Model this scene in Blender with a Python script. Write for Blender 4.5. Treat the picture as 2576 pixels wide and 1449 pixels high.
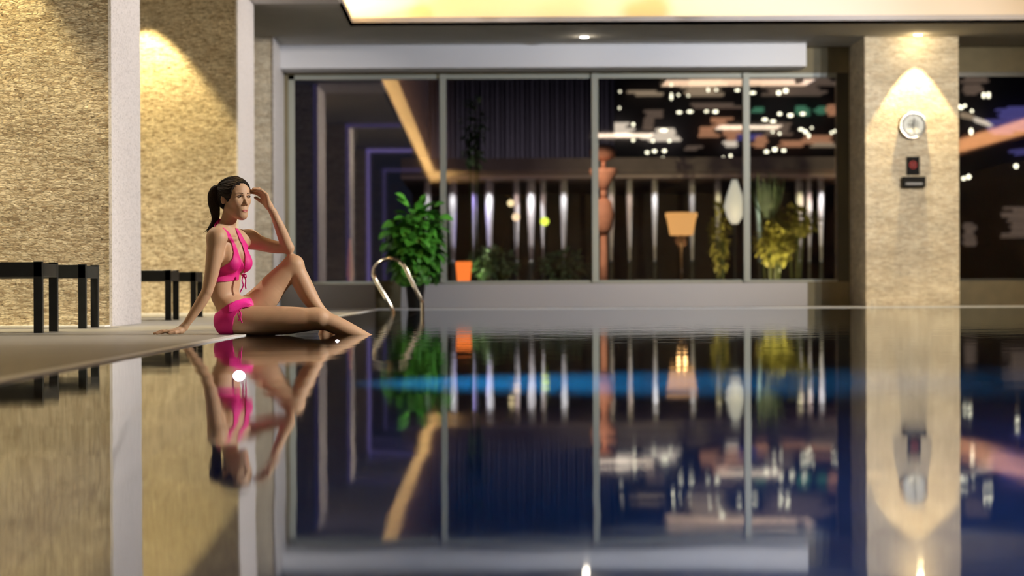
import bpy, bmesh, math, random
import numpy as np
from mathutils import Vector, Matrix

for _o in list(bpy.data.objects):
    bpy.data.objects.remove(_o)
sc = bpy.context.scene
COL = sc.collection
random.seed(7)

# ------------------------------------------------------------------ camera
F = 85.0 / 36.0 * 2576.0          # focal length in pixels of the 2576 wide frame
CAM_Z = 0.245                     # lens height above the water
ROLL = 0.0045
VX, VY = 1213.0, 728.3            # image point the room's depth axis runs to
cd = bpy.data.cameras.new('camera')
cam = bpy.data.objects.new('camera', cd)
COL.objects.link(cam)
cd.lens = 85.0
cd.sensor_width = 36.0
cd.shift_x = (1288.0 - VX) / 2576.0
cd.shift_y = (VY - 724.5) / 2576.0
cd.clip_start = 0.05
cd.clip_end = 400.0
cd.dof.use_dof = True
cd.dof.focus_distance = 13.3
cd.dof.aperture_fstop = 2.6
cam.location = (0, 0, CAM_Z)
_r = Vector((math.cos(ROLL), 0, -math.sin(ROLL)))
_u = Vector((math.sin(ROLL), 0, math.cos(ROLL)))
_b = Vector((0, -1, 0))
cam.rotation_euler = Matrix((_r, _u, _b)).transposed().to_euler()
sc.camera = cam

# ------------------------------------------------------------------ view, world
sc.view_settings.view_transform = 'Standard'
sc.view_settings.look = 'None'
sc.view_settings.gamma = 1.0
sc.view_settings.exposure = 0.55
sc.view_settings.use_curve_mapping = False
sc.cycles.use_denoising = True
sc.cycles.use_adaptive_sampling = True
sc.cycles.adaptive_threshold = 0.02
sc.cycles.max_bounces = 8
sc.cycles.diffuse_bounces = 3
sc.cycles.glossy_bounces = 5
sc.cycles.transmission_bounces = 6
sc.cycles.transparent_max_bounces = 8
sc.cycles.caustics_reflective = False
sc.cycles.caustics_refractive = False
sc.cycles.sample_clamp_indirect = 4.0
sc.cycles.blur_glossy = 0.5
world = bpy.data.worlds.new('night')
sc.world = world
world.use_nodes = True
_bg = world.node_tree.nodes['Background']
_bg.inputs[0].default_value = (0.006, 0.0065, 0.011, 1)
_bg.inputs[1].default_value = 1.0


def P(px, py, D):
    """world point seen at pixel (px, py) at depth D"""
    u = (px - VX) / F * D
    v = (VY - py) / F * D
    return Vector((u * _r.x + v * _u.x, D, u * _r.z + v * _u.z + CAM_Z))


def lamp(name, kind, loc, energy, color, rot=None, target=None, **kw):
    ld = bpy.data.lights.new(name, kind)
    ld.energy = energy
    ld.color = color
    for k, v in kw.items():
        setattr(ld, k, v)
    o = bpy.data.objects.new(name, ld)
    COL.objects.link(o)
    o.location = loc
    if target is not None:
        d = Vector(target) - Vector(loc)
        o.rotation_euler = d.to_track_quat('-Z', 'Y').to_euler()
    elif rot is not None:
        o.rotation_euler = rot
    return o


WARM = (1.0, 0.74, 0.36)
SOFTW = (1.0, 0.86, 0.66)
NEUT = (1.0, 0.93, 0.86)
ZC = 3.47                # soffit height
YW = 32.3                # window wall plane
YB = 31.7                # front of the white bulkheads
Y0, XL, XR = -12.0, -6.0, 13.6

# large lights: the recessed cove of the ceiling tray (LED rows lying in the trough) and added ceiling panels
TX0, TX1, TY0, TY1 = -1.57, 11.8, -9.3, 29.5       # tray opening
COVE = (1.0, 0.60, 0.22)
lamp('cove_light', 'AREA', (TX0 + 2.6, TY1 + 0.16, ZC + 0.06), 26, (1.0, 0.66, 0.16), rot=(math.pi, 0, 0),
     shape='RECTANGLE', size=5.5, size_y=0.06)
lamp('cove_light', 'AREA', (TX0 + 9.6, TY1 + 0.16, ZC + 0.06), 10, (1.0, 0.52, 0.13), rot=(math.pi, 0, 0),
     shape='RECTANGLE', size=8.0, size_y=0.06)
lamp('cove_light', 'AREA', (TX0 - 0.16, 0.5 * (TY0 + TY1), ZC + 0.06), 3900, (1.0, 0.66, 0.26), rot=(math.pi, 0, 0),
     shape='RECTANGLE', size=0.06, size_y=TY1 - TY0)
lamp('cove_light', 'AREA', (TX1 + 0.16, 0.5 * (TY0 + TY1), ZC + 0.06), 900, (1.0, 0.5, 0.24), rot=(math.pi, 0, 0),
     shape='RECTANGLE', size=0.06, size_y=TY1 - TY0)
# unseen light panels added in the tray to brighten the room
lamp('fill_panel_light', 'AREA', (3.1, 11.5, 3.62), 26, SOFTW, rot=(0, 0, 0), shape='RECTANGLE', size=1.3, size_y=1.2)
lamp('fill_panel_light', 'AREA', (5.6, 14.0, 3.62), 20, SOFTW, rot=(0, 0, 0), shape='RECTANGLE', size=1.3, size_y=1.2)
lamp('fill_panel_light', 'AREA', (4.2, 25.0, 3.62), 26, (1.0, 0.74, 0.50), rot=(0, 0, 0), shape='RECTANGLE', size=2.4, size_y=1.2)
# unseen fill spots added under the tray: one set faces the window wall, one set faces the fins and the deck
FILL_SPOTS = [((6.5, 24.0, 3.5), (0.2, 31.7, 2.6), 900, (0.92, 0.94, 1.0), 1.15), ((7.0, 24.0, 3.5), (3.2, 31.7, 2.6), 420, (0.92, 0.94, 1.0), 1.15),
         ((7.5, 24.0, 3.5), (5.6, 31.0, 1.6), 800, (1.0, 0.86, 0.64), 0.9),
         ((0.2, 8.0, 3.58), (-3.3, 16.6, 2.3), 620, (1.0, 0.86, 0.62), 0.55), ((0.2, 16.0, 3.58), (-3.2, 25.3, 2.2), 620, (1.0, 0.86, 0.62), 0.55),
         ((5.6, 12.3, 3.40), (-1.6, 13.6, 0.6), 1650, (1.0, 0.90, 0.80), 0.80), ((5.0, 18.2, 3.55), (-2.6, 17.4, 1.7), 1900, (1.0, 0.92, 0.86), 0.8),
         ((5.0, 26.0, 3.55), (-2.6, 26.4, 1.7), 1700, (1.0, 0.92, 0.86), 0.8), ((3.0, 27.0, 3.55), (-2.6, 31.0, 1.7), 700, (1.0, 0.9, 0.8), 0.7)]
for _p, _t, _e, _c, _s in FILL_SPOTS:
    lamp('fill_spot', 'SPOT', _p, _e, _c, target=_t, spot_size=_s, spot_blend=0.9, shadow_soft_size=0.04)

# ------------------------------------------------------------------ mesh helpers
class MB:
    """collects shapes, builds ONE mesh object"""
    def __init__(s):
        s.bm = bmesh.new()

    def box(s, x0, x1, y0, y1, z0, z1):
        v = [s.bm.verts.new(p) for p in ((x0, y0, z0), (x1, y0, z0), (x1, y1, z0), (x0, y1, z0),
                                         (x0, y0, z1), (x1, y0, z1), (x1, y1, z1), (x0, y1, z1))]
        for f in ((3, 2, 1, 0), (4, 5, 6, 7), (0, 1, 5, 4), (1, 2, 6, 5), (2, 3, 7, 6), (3, 0, 4, 7)):
            s.bm.faces.new([v[i] for i in f])
        return s

    def ring_loft(s, rings, cap=True, smooth=True):
        vs = [[s.bm.verts.new(p) for p in r] for r in rings]
        n = len(vs[0])
        for a, b in zip(vs[:-1], vs[1:]):
            for i in range(n):
                f = s.bm.faces.new((a[i], a[(i + 1) % n], b[(i + 1) % n], b[i]))
                f.smooth = smooth
        if cap:
            s.bm.faces.new(vs[0][::-1])
            s.bm.faces.new(vs[-1])
        return s

    def lathe(s, prof, c=(0, 0, 0), n=24, smooth=True):
        rings = []
        for r, z in prof:
            rings.append([(c[0] + r * math.cos(2 * math.pi * i / n), c[1] + r * math.sin(2 * math.pi * i / n), c[2] + z) for i in range(n)])
        return s.ring_loft(rings, True, smooth)

    def tube(s, pts, rad, n=10, smooth=True):
        pts = [Vector(p) for p in pts]
        if not isinstance(rad, (list, tuple)):
            rad = [rad] * len(pts)
        rings = []
        up = None
        for i, p in enumerate(pts):
            t = (pts[min(i + 1, len(pts) - 1)] - pts[max(i - 1, 0)]).normalized()
            if up is None:
                up = t.orthogonal().normalized()
            up = (up - t * up.dot(t))
            up = up.normalized() if up.length > 1e-6 else t.orthogonal().normalized()
            w = t.cross(up)
            rings.append([p + (up * math.cos(2 * math.pi * k / n) + w * math.sin(2 * math.pi * k / n)) * rad[i] for k in range(n)])
        return s.ring_loft(rings, True, smooth)

    def ball(s, c, r, sx=1, sy=1, sz=1, seg=16):
        m = Matrix.Translation(c) @ Matrix.Diagonal((r * sx, r * sy, r * sz, 1))
        g = bmesh.ops.create_uvsphere(s.bm, u_segments=seg, v_segments=max(6, seg // 2), radius=1.0, matrix=m)
        for v in g['verts']:
            for f in v.link_faces:
                f.smooth = True
        return s

    def build(s, name, m, parent=None, bevel=0.0):
        bmesh.ops.recalc_face_normals(s.bm, faces=s.bm.faces[:])
        if parent is not None:
            off = parent_origin(parent)
            bmesh.ops.translate(s.bm, verts=s.bm.verts[:], vec=-off)
        me = bpy.data.meshes.new(name)
        s.bm.to_mesh(me)
        s.bm.free()
        o = bpy.data.objects.new(name, me)
        COL.objects.link(o)
        if m is not None:
            me.materials.append(m)
        if parent is not None:
            o.parent = parent
        if bevel:
            md = o.modifiers.new('bevel', 'BEVEL')
            md.width = bevel
            md.segments = 2
        return o


def parent_origin(o):
    v = Vector((0, 0, 0))
    while o is not None:
        v += o.location
        o = o.parent
    return v


def tag(o, label, cat, group=None, kind=None):
    o['label'] = label
    o['category'] = cat
    if group:
        o['group'] = group
    if kind:
        o['kind'] = kind
    return o


def thing(name, label, cat, loc=(0, 0, 0), group=None):
    o = bpy.data.objects.new(name, None)
    COL.objects.link(o)
    o.location = loc
    o.empty_display_size = 0.1
    return tag(o, label, cat, group)


def copy_thing(root, loc, label, group=None):
    r = root.copy()
    COL.objects.link(r)
    r.location = loc
    r['label'] = label
    if group:
        r['group'] = group
    for ch in list(root.children):
        c = ch.copy()
        COL.objects.link(c)
        c.parent = r
        for g in list(ch.children):
            d = g.copy()
            COL.objects.link(d)
            d.parent = c
    return r


def struct(o):
    o['kind'] = 'structure'
    return o


def smooth_path(pts, n=8):
    pts = [Vector(p) for p in pts]
    out = []
    for i in range(len(pts) - 1):
        p0, p1, p2, p3 = pts[max(i - 1, 0)], pts[i], pts[i + 1], pts[min(i + 2, len(pts) - 1)]
        for k in range(n):
            t = k / n
            out.append(0.5 * ((2 * p1) + (p2 - p0) * t + (2 * p0 - 5 * p1 + 4 * p2 - p3) * t * t + (3 * p1 - p0 - 3 * p2 + p3) * t ** 3))
    out.append(pts[-1])
    return out


# ------------------------------------------------------------------ materials
def mat(name, col=(0.5, 0.5, 0.5), rough=0.5, metal=0.0, emit=None, estr=0.0, noise=None, bump=None, spec=0.5, sss=0.0):
    """procedural principled material. noise=(scale, amount) varies the colour, bump=(scale, distance)"""
    m = bpy.data.materials.new(name)
    m.use_nodes = True
    nt = m.node_tree
    b = nt.nodes['Principled BSDF']
    b.inputs['Base Color'].default_value = (*col, 1)
    b.inputs['Roughness'].default_value = rough
    b.inputs['Metallic'].default_value = metal
    b.inputs['Specular IOR Level'].default_value = spec
    if sss:
        b.inputs['Subsurface Weight'].default_value = sss
        b.inputs['Subsurface Radius'].default_value = (0.012, 0.005, 0.003)
        b.inputs['Subsurface Scale'].default_value = 1.0
    if emit:
        b.inputs['Emission Color'].default_value = (*emit, 1)
        b.inputs['Emission Strength'].default_value = estr
    tc = nt.nodes.new('ShaderNodeTexCoord')
    if noise:
        n = nt.nodes.new('ShaderNodeTexNoise')
        n.inputs['Scale'].default_value = noise[0]
        n.inputs['Detail'].default_value = 5
        nt.links.new(tc.outputs['Object'], n.inputs['Vector'])
        r = nt.nodes.new('ShaderNodeValToRGB')
        a = noise[1]
        r.color_ramp.elements[0].position = 0.3
        r.color_ramp.elements[1].position = 0.7
        r.color_ramp.elements[0].color = (*[max(0, c * (1 - a)) for c in col], 1)
        r.color_ramp.elements[1].color = (*[min(1, c * (1 + a)) for c in col], 1)
        nt.links.new(n.outputs['Fac'], r.inputs[0])
        nt.links.new(r.outputs[0], b.inputs['Base Color'])
    if bump:
        n2 = nt.nodes.new('ShaderNodeTexNoise')
        n2.inputs['Scale'].default_value = bump[0]
        n2.inputs['Detail'].default_value = 4
        nt.links.new(tc.outputs['Object'], n2.inputs['Vector'])
        bp = nt.nodes.new('ShaderNodeBump')
        bp.inputs['Distance'].default_value = bump[1]
        nt.links.new(n2.outputs['Fac'], bp.inputs['Height'])
        nt.links.new(bp.outputs[0], b.inputs['Normal'])
    return m


def stone_mat(name, sx, sz, c_lo, c_mid, c_hi, depth, gap_lo=0.62, pit=0.30):
    """split-face ledger stone: small flat chips, each its own tone, dark gaps between"""
    m = bpy.data.materials.new(name)
    m.use_nodes = True
    nt = m.node_tree
    L = nt.links.new
    b = nt.nodes['Principled BSDF']
    b.inputs['Roughness'].default_value = 0.85
    b.inputs['Specular IOR Level'].default_value = 0.2
    tc = nt.nodes.new('ShaderNodeTexCoord')
    nz = nt.nodes.new('ShaderNodeTexNoise')
    nz.inputs['Scale'].default_value = 9
    nz.inputs['Detail'].default_value = 3
    L(tc.outputs['Object'], nz.inputs['Vector'])
    mixv = nt.nodes.new('ShaderNodeVectorMath')
    mixv.operation = 'MULTIPLY_ADD'
    mixv.inputs[1].default_value = (0.05, 0.05, 0.025)
    L(nz.outputs['Color'], mixv.inputs[0])
    L(tc.outputs['Object'], mixv.inputs[2])
    mp = nt.nodes.new('ShaderNodeMapping')
    mp.inputs['Scale'].default_value = (sx, sx, sz)
    L(mixv.outputs[0], mp.inputs['Vector'])
    vo = nt.nodes.new('ShaderNodeTexVoronoi')
    vo.inputs['Scale'].default_value = 1.0
    L(mp.outputs[0], vo.inputs['Vector'])
    ed = nt.nodes.new('ShaderNodeTexVoronoi')
    ed.feature = 'DISTANCE_TO_EDGE'
    ed.inputs['Scale'].default_value = 1.0
    L(mp.outputs[0], ed.inputs['Vector'])
    sep = nt.nodes.new('ShaderNodeSeparateColor')
    L(vo.outputs['Color'], sep.inputs[0])
    rp = nt.nodes.new('ShaderNodeValToRGB')
    e = rp.color_ramp.elements
    e[0].position, e[0].color = 0.0, (*c_lo, 1)
    e[1].position, e[1].color = 1.0, (*c_hi, 1)
    k = e.new(0.45)
    k.color = (*c_mid, 1)
    L(sep.outputs[0], rp.inputs[0])
    # fine grain
    g = nt.nodes.new('ShaderNodeTexNoise')
    g.inputs['Scale'].default_value = 60
    g.inputs['Detail'].default_value = 4
    L(tc.outputs['Object'], g.inputs['Vector'])
    # larger blotches of tone
    g2 = nt.nodes.new('ShaderNodeTexNoise')
    g2.inputs['Scale'].default_value = 2.2
    mp2 = nt.nodes.new('ShaderNodeMapping')
    mp2.inputs['Scale'].default_value = (1, 1, 3.0)
    L(tc.outputs['Object'], mp2.inputs['Vector'])
    L(mp2.outputs[0], g2.inputs['Vector'])
    gap = nt.nodes.new('ShaderNodeMapRange')
    gap.inputs['From Min'].default_value = 0.0
    gap.inputs['From Max'].default_value = 0.10
    gap.inputs['To Min'].default_value = gap_lo
    gap.inputs['To Max'].default_value = 1.0
    L(ed.outputs['Distance'], gap.inputs['Value'])
    m1 = nt.nodes.new('ShaderNodeMapRange')
    m1.inputs['From Min'].default_value = 0.3
    m1.inputs['From Max'].default_value = 0.7
    m1.inputs['To Min'].default_value = 0.85
    m1.inputs['To Max'].default_value = 1.12
    L(g2.outputs['Fac'], m1.inputs['Value'])
    mul = nt.nodes.new('ShaderNodeMath')
    mul.operation = 'MULTIPLY'
    L(gap.outputs[0], mul.inputs[0])
    L(m1.outputs[0], mul.inputs[1])
    # sparse dark pits between the chips, their shade put into the colour
    mp3 = nt.nodes.new('ShaderNodeMapping')
    mp3.inputs['Scale'].default_value = (sx * 1.3, sx * 1.3, sz * 1.1)
    L(tc.outputs['Object'], mp3.inputs['Vector'])
    pn = nt.nodes.new('ShaderNodeTexNoise')
    pn.inputs['Scale'].default_value = 1.0
    pn.inputs['Detail'].default_value = 2
    L(mp3.outputs[0], pn.inputs['Vector'])
    pr = nt.nodes.new('ShaderNodeMapRange')
    pr.inputs['From Min'].default_value = 0.60
    pr.inputs['From Max'].default_value = 0.69
    pr.inputs['To Min'].default_value = 1.0
    pr.inputs['To Max'].default_value = pit
    L(pn.outputs['Fac'], pr.inputs['Value'])
    mul2 = nt.nodes.new('ShaderNodeMath')
    mul2.operation = 'MULTIPLY'
    L(mul.outputs[0], mul2.inputs[0])
    L(pr.outputs[0], mul2.inputs[1])
    vm = nt.nodes.new('ShaderNodeVectorMath')
    vm.operation = 'SCALE'
    L(rp.outputs[0], vm.inputs[0])
    L(mul2.outputs[0], vm.inputs['Scale'])
    L(vm.outputs[0], b.inputs['Base Color'])
    # height: random chip height + rounded edge + grain
    h = nt.nodes.new('ShaderNodeMath')
    h.operation = 'MULTIPLY_ADD'
    h.inputs[1].default_value = 0.9
    L(sep.outputs[1], h.inputs[0])
    eh = nt.nodes.new('ShaderNodeMapRange')
    eh.inputs['From Max'].default_value = 0.18
    eh.inputs['To Max'].default_value = 0.8
    L(ed.outputs['Distance'], eh.inputs['Value'])
    L(eh.outputs[0], h.inputs[2])
    h2 = nt.nodes.new('ShaderNodeMath')
    h2.operation = 'MULTIPLY_ADD'
    h2.inputs[1].default_value = 0.5
    L(g.outputs['Fac'], h2.inputs[0])
    L(h.outputs[0], h2.inputs[2])
    bp = nt.nodes.new('ShaderNodeBump')
    bp.inputs['Distance'].default_value = depth
    bp.inputs['Strength'].default_value = 1.0
    L(h2.outputs[0], bp.inputs['Height'])
    L(bp.outputs[0], b.inputs['Normal'])
    return m


def granite_mat(name, col, scale=90, amt=0.3, rough=0.5):
    m = mat(name, col, rough)
    nt = m.node_tree
    L = nt.links.new
    b = nt.nodes['Principled BSDF']
    tc = nt.nodes.new('ShaderNodeTexCoord')
    vo = nt.nodes.new('ShaderNodeTexVoronoi')
    vo.inputs['Scale'].default_value = scale
    L(tc.outputs['Object'], vo.inputs['Vector'])
    sep = nt.nodes.new('ShaderNodeSeparateColor')
    L(vo.outputs['Color'], sep.inputs[0])
    rp = nt.nodes.new('ShaderNodeValToRGB')
    e = rp.color_ramp.elements
    e[0].position, e[0].color = 0.02, (*[c * (1 - 2.2 * amt) for c in col], 1)
    e[1].position, e[1].color = 1.0, (*[min(1, c * (1 + amt * 0.5)) for c in col], 1)
    k = e.new(0.2)
    k.color = (*[c * (1 - amt * 0.3) for c in col], 1)
    L(sep.outputs[0], rp.inputs[0])
    L(rp.outputs[0], b.inputs['Base Color'])
    return m


GARDEN = 1.0


def glow(name, col, strength):
    strength *= GARDEN
    m = bpy.data.materials.new(name)
    m.use_nodes = True
    nt = m.node_tree
    b = nt.nodes['Principled BSDF']
    b.inputs['Base Color'].default_value = (*[c * 0.3 for c in col], 1)
    b.inputs['Emission Color'].default_value = (*col, 1)
    b.inputs['Emission Strength'].default_value = strength
    return m


M = {}
M['stone_near'] = stone_mat('honey split stone', 26, 105, (0.36, 0.27, 0.17), (0.66, 0.55, 0.38), (0.86, 0.76, 0.56), 0.007)
M['stone_pale'] = stone_mat('cream split stone', 13, 44, (0.62, 0.52, 0.38), (0.74, 0.65, 0.49), (0.84, 0.76, 0.60), 0.006, 0.85, 0.7)
M['granite'] = granite_mat('pale granite', (0.66, 0.63, 0.62), 110, 0.2, 0.5)
M['plaster'] = mat('grey plaster ceiling', (0.44, 0.43, 0.40), 0.9, noise=(3, 0.04))
M['tray'] = mat('white plaster tray', (0.80, 0.76, 0.68), 0.8)
M['white_panel'] = mat('white panel', (0.74, 0.75, 0.79), 0.55)
M['sill_panel'] = mat('light grey sill panel', (0.42, 0.41, 0.42), 0.5)
M['dark_wall'] = mat('olive brown wall', (0.20, 0.17, 0.10), 0.7, noise=(6, 0.1))
M['wall'] = mat('sand plaster wall', (0.42, 0.36, 0.26), 0.8, noise=(4, 0.1))
M['deck'] = mat('beige stone deck', (0.33, 0.325, 0.30), 0.45, noise=(5, 0.06))
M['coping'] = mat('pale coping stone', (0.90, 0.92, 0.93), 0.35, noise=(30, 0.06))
M['ledge'] = mat('wet ledge stone', (0.26, 0.22, 0.17), 0.35, noise=(8, 0.15))
M['frame'] = mat('grey green window frame', (0.36, 0.38, 0.33), 0.4)
M['dark_frame'] = mat('dark window frame', (0.03, 0.03, 0.02), 0.4)
M['black_wood'] = mat('black lacquered wood', (0.012, 0.014, 0.013), 0.35, noise=(12, 0.3))
M['chrome'] = mat('polished steel', (0.95, 0.90, 0.78), 0.14, 1.0)
M['black_pot'] = mat('black glazed pot', (0.006, 0.006, 0.006), 0.6, spec=0.2)
M['olive_pot'] = mat('olive brown planter', (0.075, 0.065, 0.032), 0.7, noise=(8, 0.2))
M['bulb'] = glow('white bulb', (1.0, 0.93, 0.82), 14)
M['downlight'] = glow('downlight lens', (1.0, 0.95, 0.85), 12)

# ------------------------------------------------------------------ room shell and pool
LX = -0.70               # lip of the wet ledge
EX = -1.29               # edge of the dry deck
PY1 = 30.2               # far edge of the pool
mb = MB()
mb.box(XL, EX - 0.06, Y0, YW, -0.25, 0.004)
struct(mb.build('floor', M['deck']))
mb = MB()
mb.box(EX - 0.06, EX, Y0, 30.9, -0.25, 0.006)
mb.box(EX, XR, PY1, 30.9, -0.25, 0.006)
struct(mb.build('trim_1', M['coping'], bevel=0.002))
mb = MB()
mb.box(EX - 0.06, XR, 30.9, YW, -0.25, 0.003)
struct(mb.build('floor_far', M['deck']))

# wet ledge just under the water beside the deck
mb = MB()
mb.box(EX, LX, Y0, PY1, -0.25, -0.055)
struct(mb.build('trim_2', M['ledge']))


def pool_tile():
    m = mat('blue pool mosaic', (0.015, 0.05, 0.20), 0.3)
    nt = m.node_tree
    L = nt.links.new
    b = nt.nodes['Principled BSDF']
    tc = nt.nodes.new('ShaderNodeTexCoord')
    mp = nt.nodes.new('ShaderNodeMapping')
    mp.inputs['Scale'].default_value = (20, 20, 20)
    L(tc.outputs['Object'], mp.inputs['Vector'])
    vo = nt.nodes.new('ShaderNodeTexVoronoi')
    vo.distance = 'CHEBYCHEV'
    vo.inputs['Randomness'].default_value = 0.0
    vo.inputs['Scale'].default_value = 1.0
    L(mp.outputs[0], vo.inputs['Vector'])
    sep = nt.nodes.new('ShaderNodeSeparateColor')
    L(vo.outputs['Color'], sep.inputs[0])
    rp = nt.nodes.new('ShaderNodeValToRGB')
    rp.color_ramp.elements[0].color = (0.012, 0.045, 0.12, 1)
    rp.color_ramp.elements[1].color = (0.02, 0.10, 0.22, 1)
    L(sep.outputs[0], rp.inputs[0])
    L(rp.outputs[0], b.inputs['Base Color'])
    return m


M['tile'] = pool_tile()
mb = MB()
mb.box(LX - 0.3, XR, Y0, PY1 + 0.2, -1.45, -1.35)
mb.box(LX - 0.3, LX, Y0, PY1, -1.35, -0.056)
mb.box(LX, XR, PY1, PY1 + 0.2, -1.35, -0.26)
mb.box(LX, XR, Y0 - 0.2, Y0, -1.35, -0.02)
struct(mb.build('pool_basin', M['tile']))

# water: a clear refracting surface, gently rippled
def water_mat():
    m = bpy.data.materials.new('pool water')
    m.use_nodes = True
    nt = m.node_tree
    L = nt.links.new
    nt.nodes.remove(nt.nodes['Principled BSDF'])
    out = nt.nodes['Material Output']
    g = nt.nodes.new('ShaderNodeBsdfGlass')
    g.inputs['IOR'].default_value = 1.33
    g.inputs['Roughness'].default_value = 0.027
    g.inputs['Color'].default_value = (0.95, 0.98, 1.0, 1)
    L(g.outputs[0], out.inputs['Surface'])
    tc = nt.nodes.new('ShaderNodeTexCoord')
    n1 = nt.nodes.new('ShaderNodeTexNoise')
    n1.inputs['Scale'].default_value = 2.2
    n1.inputs['Detail'].default_value = 2
    L(tc.outputs['Object'], n1.inputs['Vector'])
    n2 = nt.nodes.new('ShaderNodeTexNoise')
    n2.inputs['Scale'].default_value = 9.0
    n2.inputs['Detail'].default_value = 2
    L(tc.outputs['Object'], n2.inputs['Vector'])
    # ripples are stronger at the far end, where the ladder stands
    sx = nt.nodes.new('ShaderNodeSeparateXYZ')
    L(tc.outputs['Object'], sx.inputs[0])
    mr = nt.nodes.new('ShaderNodeMapRange')
    mr.inputs['From Min'].default_value = 8
    mr.inputs['From Max'].default_value = 22
    mr.inputs['To Min'].default_value = 0.15
    mr.inputs['To Max'].default_value = 0.8
    L(sx.outputs['Y'], mr.inputs['Value'])
    mu = nt.nodes.new('ShaderNodeMath')
    mu.operation = 'MULTIPLY'
    L(n2.outputs['Fac'], mu.inputs[0])
    L(mr.outputs[0], mu.inputs[1])
    ad = nt.nodes.new('ShaderNodeMath')
    ad.operation = 'ADD'
    L(n1.outputs['Fac'], ad.inputs[0])
    L(mu.outputs[0], ad.inputs[1])
    bp = nt.nodes.new('ShaderNodeBump')
    bp.inputs['Distance'].default_value = 0.0010
    bp.inputs['Strength'].default_value = 1.0
    L(ad.outputs[0], bp.inputs['Height'])
    L(bp.outputs[0], g.inputs['Normal'])
    return m


M['water'] = water_mat()
bm = bmesh.new()
vs = [bm.verts.new(p) for p in ((EX, Y0, 0), (XR - 0.001, Y0, 0), (XR - 0.001, PY1, 0), (EX, PY1, 0))]
bm.faces.new(vs)
mb = MB()
mb.bm.free()
mb.bm = bm
wt = mb.build('pool_water', M['water'])
tag(wt, 'still dark blue pool water mirroring the room', 'water', kind='stuff')

# underwater floodlights of the pool, then broad fills added to turn the water blue
for yy, e, c in ((7.9, 520, (0.20, 0.88, 1.0)), (15.5, 30, (0.10, 0.5, 1.0)), (24.0, 30, (0.10, 0.5, 1.0))):
    lamp('underwater_light', 'SPOT', (LX + 0.05, yy, -0.35), e, c,
         target=(LX + 1.1, yy, -1.35), spot_size=1.25, spot_blend=1.0, shadow_soft_size=0.08)
lamp('underwater_light', 'AREA', (3.0, 2.0, -0.35), 100, (0.12, 0.27, 0.80), rot=(0, 0, 0), shape='RECTANGLE', size=5, size_y=8)
lamp('underwater_light', 'AREA', (7.0, 18.0, -0.35), 45, (0.12, 0.28, 1.0), rot=(0, 0, 0), shape='RECTANGLE', size=3, size_y=18)

# small bright lenses let into the lip of the ledge, at the water line
marker = None
for i, yd in enumerate((6.95, 11.66, 16.4, 21.1)):
    lab = ('round violet-white light glowing at the water line in the foreground below the seated woman',
           'small round violet-white light at the water line under her lower leg',
           'tiny white water line light between her toes and the handrail',
           'tiny white water line light at the foot of the handrail')[i]
    if marker is None:
        marker = thing('pool_edge_light', lab, 'light', (LX, yd, -0.006), 'lights along the ledge lip')
        mb = MB()
        mb.lathe([(0.0165, -0.045), (0.0165, 0.002), (0.0135, 0.002), (0.0135, -0.002)], (LX, yd, -0.006), 20)
        mb.build('bezel', M['chrome'], marker)
        mb = MB()
        mb.ball((LX, yd, -0.003), 0.0125, 1, 1, 1.0)
        mb.build('lens', glow('violet white lens', (0.80, 0.72, 1.0), 60), marker)
    else:
        c_ = copy_thing(marker, (LX, yd, -0.006), lab, 'lights along the ledge lip')
        c_.scale = [(0.75,) * 3, (0.32,) * 3, (0.32,) * 3][i - 1]

# ceiling: soffit around the tray, tray with upstand and hidden trough
mb = MB()
mb.box(XL, TX0, Y0, YW, ZC, ZC + 0.04)
mb.box(TX0, TX1, TY1, YW, ZC, ZC + 0.04)
mb.box(TX0, TX1, Y0, TY0, ZC, ZC + 0.04)
mb.box(TX1, XR, Y0, YW, ZC, ZC + 0.04)
struct(mb.build('ceiling', M['plaster']))
mb = MB()
w = 0.03
mb.box(TX0 - w, TX0, TY0 - w, TY1 + w, ZC, ZC + 0.10)
mb.box(TX1, TX1 + w, TY0 - w, TY1 + w, ZC, ZC + 0.10)
mb.box(TX0, TX1, TY1, TY1 + w, ZC, ZC + 0.10)
mb.box(TX0, TX1, TY0 - w, TY0, ZC, ZC + 0.10)
struct(mb.build('ceiling_lip', mat('cream plaster lip', (0.50, 0.45, 0.42), 0.8)))
mb = MB()
q, zt = 0.75, ZC + 0.42
mb.box(TX0 - q, TX1 + q, TY0 - q, TY1 + q, zt, zt + 0.05)
mb.box(TX0 - q - 0.05, TX0 - q, TY0 - q, TY1 + q, ZC + 0.04, zt)
mb.box(TX1 + q, TX1 + q + 0.05, TY0 - q, TY1 + q, ZC + 0.04, zt)
mb.box(TX0 - q, TX1 + q, TY1 + q, TY1 + q + 0.05, ZC + 0.04, zt)
mb.box(TX0 - q, TX1 + q, TY0 - q - 0.05, TY0 - q, ZC + 0.04, zt)
struct(mb.build('ceiling_tray', M['tray']))
mb = MB()
mb.box(TX0 + 0.13, TX1 - 0.13, TY0 + 0.13, TY1 - 0.13, zt - 0.025, zt)
struct(mb.build('ceiling_infill', mat('dark bronze ceiling infill', (0.012, 0.009, 0.012), 0.9, spec=0.0)))

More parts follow.
